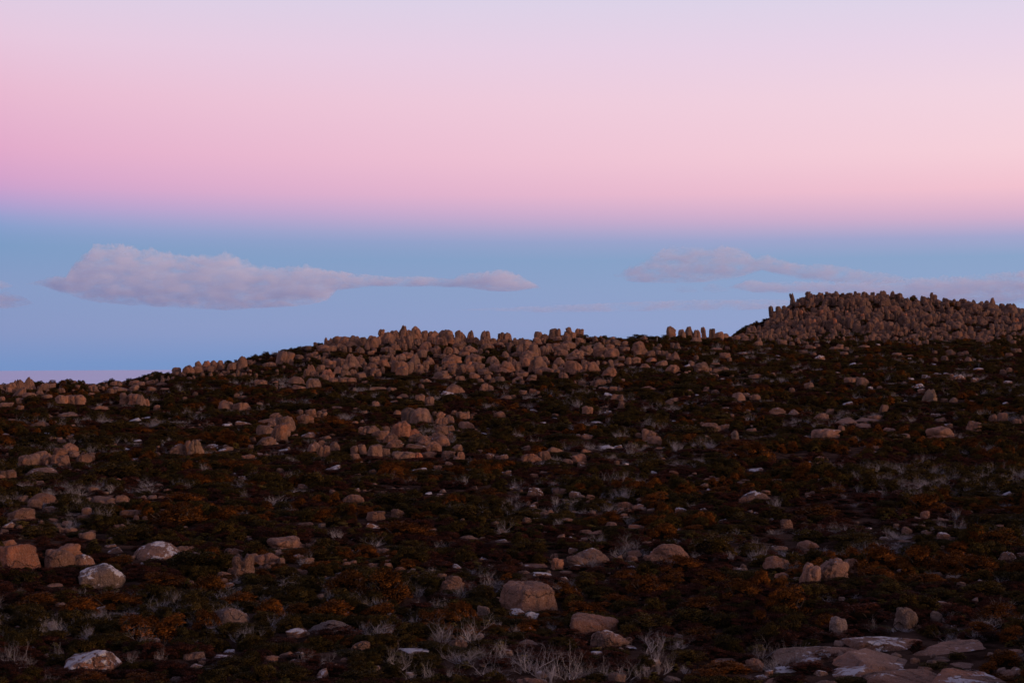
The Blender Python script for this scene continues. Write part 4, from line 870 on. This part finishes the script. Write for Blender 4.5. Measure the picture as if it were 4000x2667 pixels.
plants_of(7, 'o', '420 910 290 165;900 770 310 125;1080 910 420 230;1350 710 400 180;1600 810 370 160;1830 940 370 230;1980 830 210 180;840 970 370 125;580 1050 460 145;1500 1010 420 155;1200 430 340 155;1150 165 370 135;1500 1240 470 135;90 1190 260 95;1700 1510 520 115;1450 375 310 75;1660 60 310 70;1980 1130 220 160;1280 840 360 170;1550 1568 360 120')
plants_of(7, 'g', '700 910 360 135;1100 1160 460 155;1450 1130 420 165;1600 570 440 205;1350 155 420 115;620 770 310 95;140 550 360 135;100 265 310 85;400 285 270 75;1850 295 310 95;1400 1410 340 115;680 1590 220 115;900 1010 300 120;1700 1150 320 160;30 760 200 70;1950 330 260 90')
plants_of(7, 'm', '1000 255 230 85;250 185 210 65;470 1240 360 120;900 1270 240 70;1200 1240 260 65;820 335 260 65;870 690 210 125;300 1350 340 90;1500 205 260 60;820 1400 300 80;600 260 200 60;1750 330 260 70;1850 1150 260 120')
plants_of(7, 'y', '190 275 150 60;420 280 120 50;230 465 130 55;1270 420 110 40;1850 390 120 40;1060 740 60 50;100 1430 90 50;690 930 130 40')
plants_of(7, 'd', '600 235 210 75;780 225 230 115;930 315 190 105;700 475 230 125;620 660 270 185 #feathery grey dead shrub standing over a low boulder;860 570 230 185;1020 570 210 125;1950 610 290 185;1980 1390 290 260;150 1520 440 340;450 1580 460 360;900 1580 360 260;1100 1340 360 205;1180 1520 260 260;1330 1310 260 135;310 1180 140 125;30 1210 160 135;1380 1510 140 105;340 335 210 95;1780 405 230 75;700 1160 210 75;700 1568 300 230;300 1580 360 300;1050 1590 240 190')
plants_of(8, 'o', '870 690 390 260;1200 690 420 240;1650 730 470 210;1850 510 470 190;1950 730 270 140;850 750 400 120;1250 810 420 125;180 1060 440 290;100 860 240 160;1830 1110 470 210;1950 1260 320 160;1700 1190 320 125;450 1160 260 155;420 275 490 145;1250 235 520 195;520 85 370 95;1450 700 360 180;60 1000 240 200')
plants_of(8, 'm', '800 1110 560 200;500 1260 420 105;480 1410 330 85;350 1500 460 105;1200 1340 190 125;180 1590 310 105;650 265 310 85;1500 1060 310 145;1000 335 360 65;1850 245 360 75;680 1210 230 65;1400 180 300 60;600 150 300 60')
plants_of(8, 'o', '1880 1460 370 170 #deep red shrub at the edge of the flat layered outcrop')
plants_of(8, 'g', '1750 890 460 155;700 480 520 125;330 460 310 125;130 790 260 65;1350 900 300 90;1000 880 320 120;1900 330 300 90;1700 110 360 80;620 850 220 80')
plants_of(8, 'y', '1590 745 110 45;40 725 90 35;1070 275 90 65;1180 725 65 65;230 785 160 65;320 310 100 50;1950 490 80 60')
plants_of(8, 'd', '100 1450 270 260 #bleached dead shrub with sweeping stems at the outcrop edge;240 1430 260 225;1380 335 110 125;200 690 160 115;480 940 160 85;710 920 160 65;1490 760 130 95;60 185 160 125;1900 175 210 65;1290 730 110 85;50 405 210 85;1850 780 220 90;20 1500 160 200;1500 270 120 120')
plants_of(1, 'd', '200 965 180 115;570 995 190 115;960 965 190 95;1410 765 160 75;1650 965 260 65;1820 925 310 95;2290 885 150 65;230 1568 180 135;1350 1568 360 155;1900 1405 260 115;300 1175 90 65;950 1235 120 75;740 1005 110 75;2200 1545 260 105;1900 645 210 50;700 740 120 50;470 830 180 90;1720 590 140 40;20 1440 80 110;1250 1180 110 60')
plants_of(1, 'g', '350 870 200 70;330 1170 440 150;60 1180 220 130;900 1170 380 120;1400 1170 220 90;1050 1460 560 160;1560 1300 320 80;300 780 220 100;870 770 160 60;1500 1100 320 100;1980 700 240 60;2060 1300 260 80;1750 780 260 70;2320 1270 120 90;1990 1568 420 90;400 1500 500 110;2330 380 120 50;930 620 180 36;1420 570 240 40;1900 530 300 60;2000 600 360 60')
plants_of(1, 'o', '820 1030 200 70;60 1200 180 160;1300 1060 300 90;1650 1080 260 70')
plants_of(2, 'o', '280 812 220 72;700 1125 430 145 #orange glowing shrub beside the knobbly tor;840 1170 200 80;20 820 120 40;940 1440 140 60;2330 960 140 70')
plants_of(2, 'd', '970 795 230 95;1220 675 210 45;930 985 260 65;1740 735 110 55;2130 935 260 75;2290 775 160 85;1560 1185 160 125;1790 1265 110 115;730 1315 130 115;430 1345 120 95;50 965 140 75;300 895 230 75;1350 1385 190 75;240 1375 110 65;1640 880 140 90;1110 930 140 80;470 900 160 60')
plants_of(2, 'g', '720 750 280 70;850 890 240 50;1360 790 180 70;1430 920 320 80;2080 850 340 90;500 600 260 70;130 640 260 60;350 440 200 50;760 470 180 70;1320 430 180 40;950 400 140 40;1600 300 70 50;2140 430 180 60;1620 1568 460 80;1980 1230 320 110;2250 1130 240 120;1000 1240 320 70;900 1568 400 60;260 960 280 90;520 990 120 70;2050 520 200 60;1400 680 320 60;1130 720 300 50;1900 730 180 50;1800 590 120 30')
plants_of(2, 'm', '1100 1440 420 60;1600 1440 380 70;2000 1400 300 70;250 1470 340 80;720 900 200 50;1990 1180 260 60;620 1130 240 70;1780 1470 300 60')
plants_of(3, 'd', '600 935 260 115;840 1015 270 165;1000 1245 260 155;1250 965 260 115;1500 975 360 95;1640 905 260 95;2070 745 170 85;200 1265 150 105;170 855 160 65;640 1085 310 75;2180 1075 160 115;1080 870 200 80;470 840 160 60;1980 620 160 60;2320 680 160 60;2300 440 120 50')
plants_of(3, 'y', '40 1045 130 65;480 1085 140 65;1920 1055 230 75;1640 1310 150 36;2160 1000 90 50;1600 718 170 34;110 745 110 30')
plants_of(3, 'o', '450 1575 370 105;20 955 160 85;2080 1310 420 100;2250 1440 420 225 #big rust-orange shrub on the open heath below the cracked leaning boulder;1080 445 260 52;2050 1430 240 140')
plants_of(3, 'g', '500 770 300 80;400 990 340 110;450 1240 420 90;1000 1100 260 110;1650 1200 620 130;1250 690 300 60;1150 800 380 70;1600 780 360 80;1950 900 300 90;1980 640 260 70;1200 1420 420 90;700 640 280 60;2100 560 300 50;1600 360 300 50;640 280 160 40;1150 280 240 36;1280 290 200 30;2200 1200 260 70;1850 1400 240 70;400 1480 300 80')
plants_of(3, 'm', '850 790 180 50;900 1350 200 50;1850 1350 260 60;1550 1420 260 60;820 1460 280 90;600 1330 200 50;2200 560 300 60;1500 1500 360 60;380 1180 220 60')
plants_of(4, 'd', '820 1205 210 75;1030 945 170 65;330 935 130 55;1320 1185 210 55;280 1025 130 55;1580 1305 160 65;1310 1425 160 95;900 1365 160 55;620 850 120 45;1320 880 130 50;450 950 180 60;2080 840 160 40;1780 940 120 50;90 980 140 50;2250 1000 160 60;1180 1080 200 60;2200 1350 220 60;1720 1568 260 90')
plants_of(4, 'g', '650 880 240 70;830 930 260 60;1250 770 200 50;1220 1120 340 70;460 1150 320 70;1600 700 260 40;1350 690 260 40;600 650 180 40;1850 720 260 50;2080 870 220 50;1300 1300 360 80;2060 1200 280 70;700 1320 220 80;200 1540 340 100;1180 1568 260 60;2100 1530 440 120;1650 1330 260 70;400 860 260 40;900 790 200 40;1480 960 260 60')

# --- a thing of its own: the marker stake near the saddle
x, y = hit(2567, 1343)
st = link(bpy.data.objects.new('marker_stake', None)); st.location = (x, y, float(ground_z(x, y)))
tag(st, 'thin weathered wooden marker stake standing on the heath below the saddle', 'stake')
hs = 27/F*y
M_stake = plain('weathered_timber', (.30, .25, .22), (.20, .16, .14), 9.)
V, Fc = [], []; tube(V, Fc, [Vector((0, 0, -.25)), Vector((.005, 0, hs*.5)), Vector((.0, 0, hs*.93))], [.055, .053, .05], 6)
link(bpy.data.objects.new('post', mesh_np('stake_post', [v[:] for v in V], Fc+[tuple(range(12, 18))], M_stake)), st)
V, Fc = [], []; tube(V, Fc, [Vector((0, 0, hs*.93)), Vector((0, 0, hs*.97)), Vector((0, 0, hs))], [.062, .06, .03], 6)
link(bpy.data.objects.new('cap', mesh_np('stake_cap', [v[:] for v in V], Fc+[tuple(range(12, 18))], M_stake)), st)

# --- heath covering all the ground that is left
RK = np.array(ROCKS)
N = 89000
r = np.concatenate([rng.uniform(13, 400, 80000), rng.uniform(13, 62, 9000)]); phi = rng.uniform(-.46, .46, N)
x = r*np.sin(phi); y = r*np.cos(phi); z = ground_z(x, y)
px = CX+F*x/y; py = CY-F*z/y
size = .095*np.sqrt(r)*rng.uniform(.6, 1.35, N)
n1 = np.array([mnoise.noise((a*.16, b*.16, 2.)) for a, b in zip(x, y)]); n2 = np.array([mnoise.noise((a*.10, b*.13, 7.)) for a, b in zip(x, y)])
u = rng.random(N)
kind = np.full(N, 'g')
kind[(n1 < .06) & (u < .75)] = 'm'
kind[(n2 > .05) & (u < .05+.42*np.clip((n2-.05)/.25, 0, 1))] = 'd'
kind[(n1 > .16) & (n2 < .12) & (u < .6)] = 'o'
kind[u > .955] = 'y'
hf = {'g': .52, 'm': .34, 'd': .55, 'o': .56, 'y': .5}
H = np.array([hf[k] for k in kind])*size*rng.uniform(.55, 1.45, N)
size = np.where(kind == 'y', size*.55, np.where(kind == 'd', size*.95, size)); H = np.where(kind == 'y', H*.6, H)
ptop = py-H/y*F; hw = size/2/y*F
ok = np.ones(N, bool); jit = rng.random(N)
for (cx, by, w2, tp, dep) in RK:
    # nothing grows inside a rock, and nothing tall right in front of one
    inside = (np.abs(px-cx) < w2*.85+hw*.3) & (np.abs(y-dep) < w2/F*dep*.9)
    front = (y < dep) & (np.abs(px-cx) < w2+hw*.5) & (ptop < by-(by-tp)*.24) & (py > tp)
    lim = np.maximum(py-(by-(by-tp)*(.08+.2*jit)), 0)/F*y          # keep it low enough not to hide the rock
    H = np.where(front, np.minimum(H, lim), H)
    ok &= ~(inside | (front & (H < .07*size)))
for (k_, x_, y_, W_, H_, px_, py_, _, _) in PLANTS:
    ins = ((x-x_)/(W_*.5+size*.12))**2 + ((y-y_)/(W_*.45+size*.12))**2 < 1
    bas = CY-F*float(ground_z(x_, y_))/y_; top_ = bas-H_/y_*F
    front = (y < y_) & (np.abs(px-px_) < W_/2/y_*F+hw*.5) & (ptop < bas-(bas-top_)*.36) & (py > top_)
    H = np.where(front, np.minimum(H, np.maximum(py-(bas-(bas-top_)*.36), 0)/F*y), H)
    ok &= ~(ins | (front & (H < .07*size)))
for (sx_, sy_, _), (sw_, _, sh_) in zip(half_at, scl_half):
    near_ = (np.abs(x-sx_) < sw_*.5+size*.3) & (y > sy_-sw_*1.6-size*.3) & (y < sy_+sw_*.4)
    H = np.where(near_, np.minimum(H, .7*sh_), H)
# thin the cover on the rocky hill and the tor ridge
n3 = np.array([mnoise.noise((a*.19, b*.11, 31.)) for a, b in zip(x, y)])
ok &= ~((n3 > .22) & (r > 30) & (rng.random(N) < .7))
on_hill = (r > 322) & (px > 2950)
ok &= ~(on_hill & (rng.random(N) < .72))
vis = (px > -60) & (px < 4060) & (py < 2750) & (py > 1150)
app = size*H/(y*y)*F*F
order = np.argsort(-np.where(ok & vis, app, 0))
for p in PLANTS: put_plant(*p)
taken = np.zeros(N, bool)
for i in order:
    k = str(kind[i])
    if not (ok[i] and vis[i]): break
    if NPL[k] >= 300:
        if all(v >= 300 for v in NPL.values()): break
        continue
    put_plant(k, float(x[i]), float(y[i]), float(size[i]), float(H[i]), float(px[i]), float(py[i]), False)
    taken[i] = True
STN = {'g': ('low_olive_heath', 'continuous low olive scrub covering the slope', 'scrub'), 'm': ('low_maroon_heath', 'low maroon heath mat covering the slope', 'heath'), 'd': ('dead_brushwood', 'scattered grey dead brushwood thinning into the distance', 'brushwood'),
       'o': ('low_rust_heath', 'low rust-coloured scrub scattered over the slope', 'scrub'), 'y': ('yellow_tipped_heath', 'small yellow-tipped heath plants scattered over the slope', 'heath')}
for k in 'gmdoy':
    s = ok & ~taken & (kind == k)
    n = int(s.sum())
    src = []
    for me_ in ([q[2] for q in SH[k]] if k != 'd' else [q[2] for q in DEAD]):
        c = next((o for o in COL.objects if o.data is me_), None)
        if c is not None: src.append(c)
    P = np.stack([x[s], y[s], z[s]-.06*H[s]], -1)
    gn_stuff(*STN[k], P, np.stack([np.zeros(n), np.zeros(n), rng.uniform(0, 6.28, n)], -1), np.stack([size[s], size[s]*.9, H[s]], -1), rng.integers(0, len(src), n), src)
print('rocks', counts, 'plants', NPL, 'heath', int(ok.sum()))
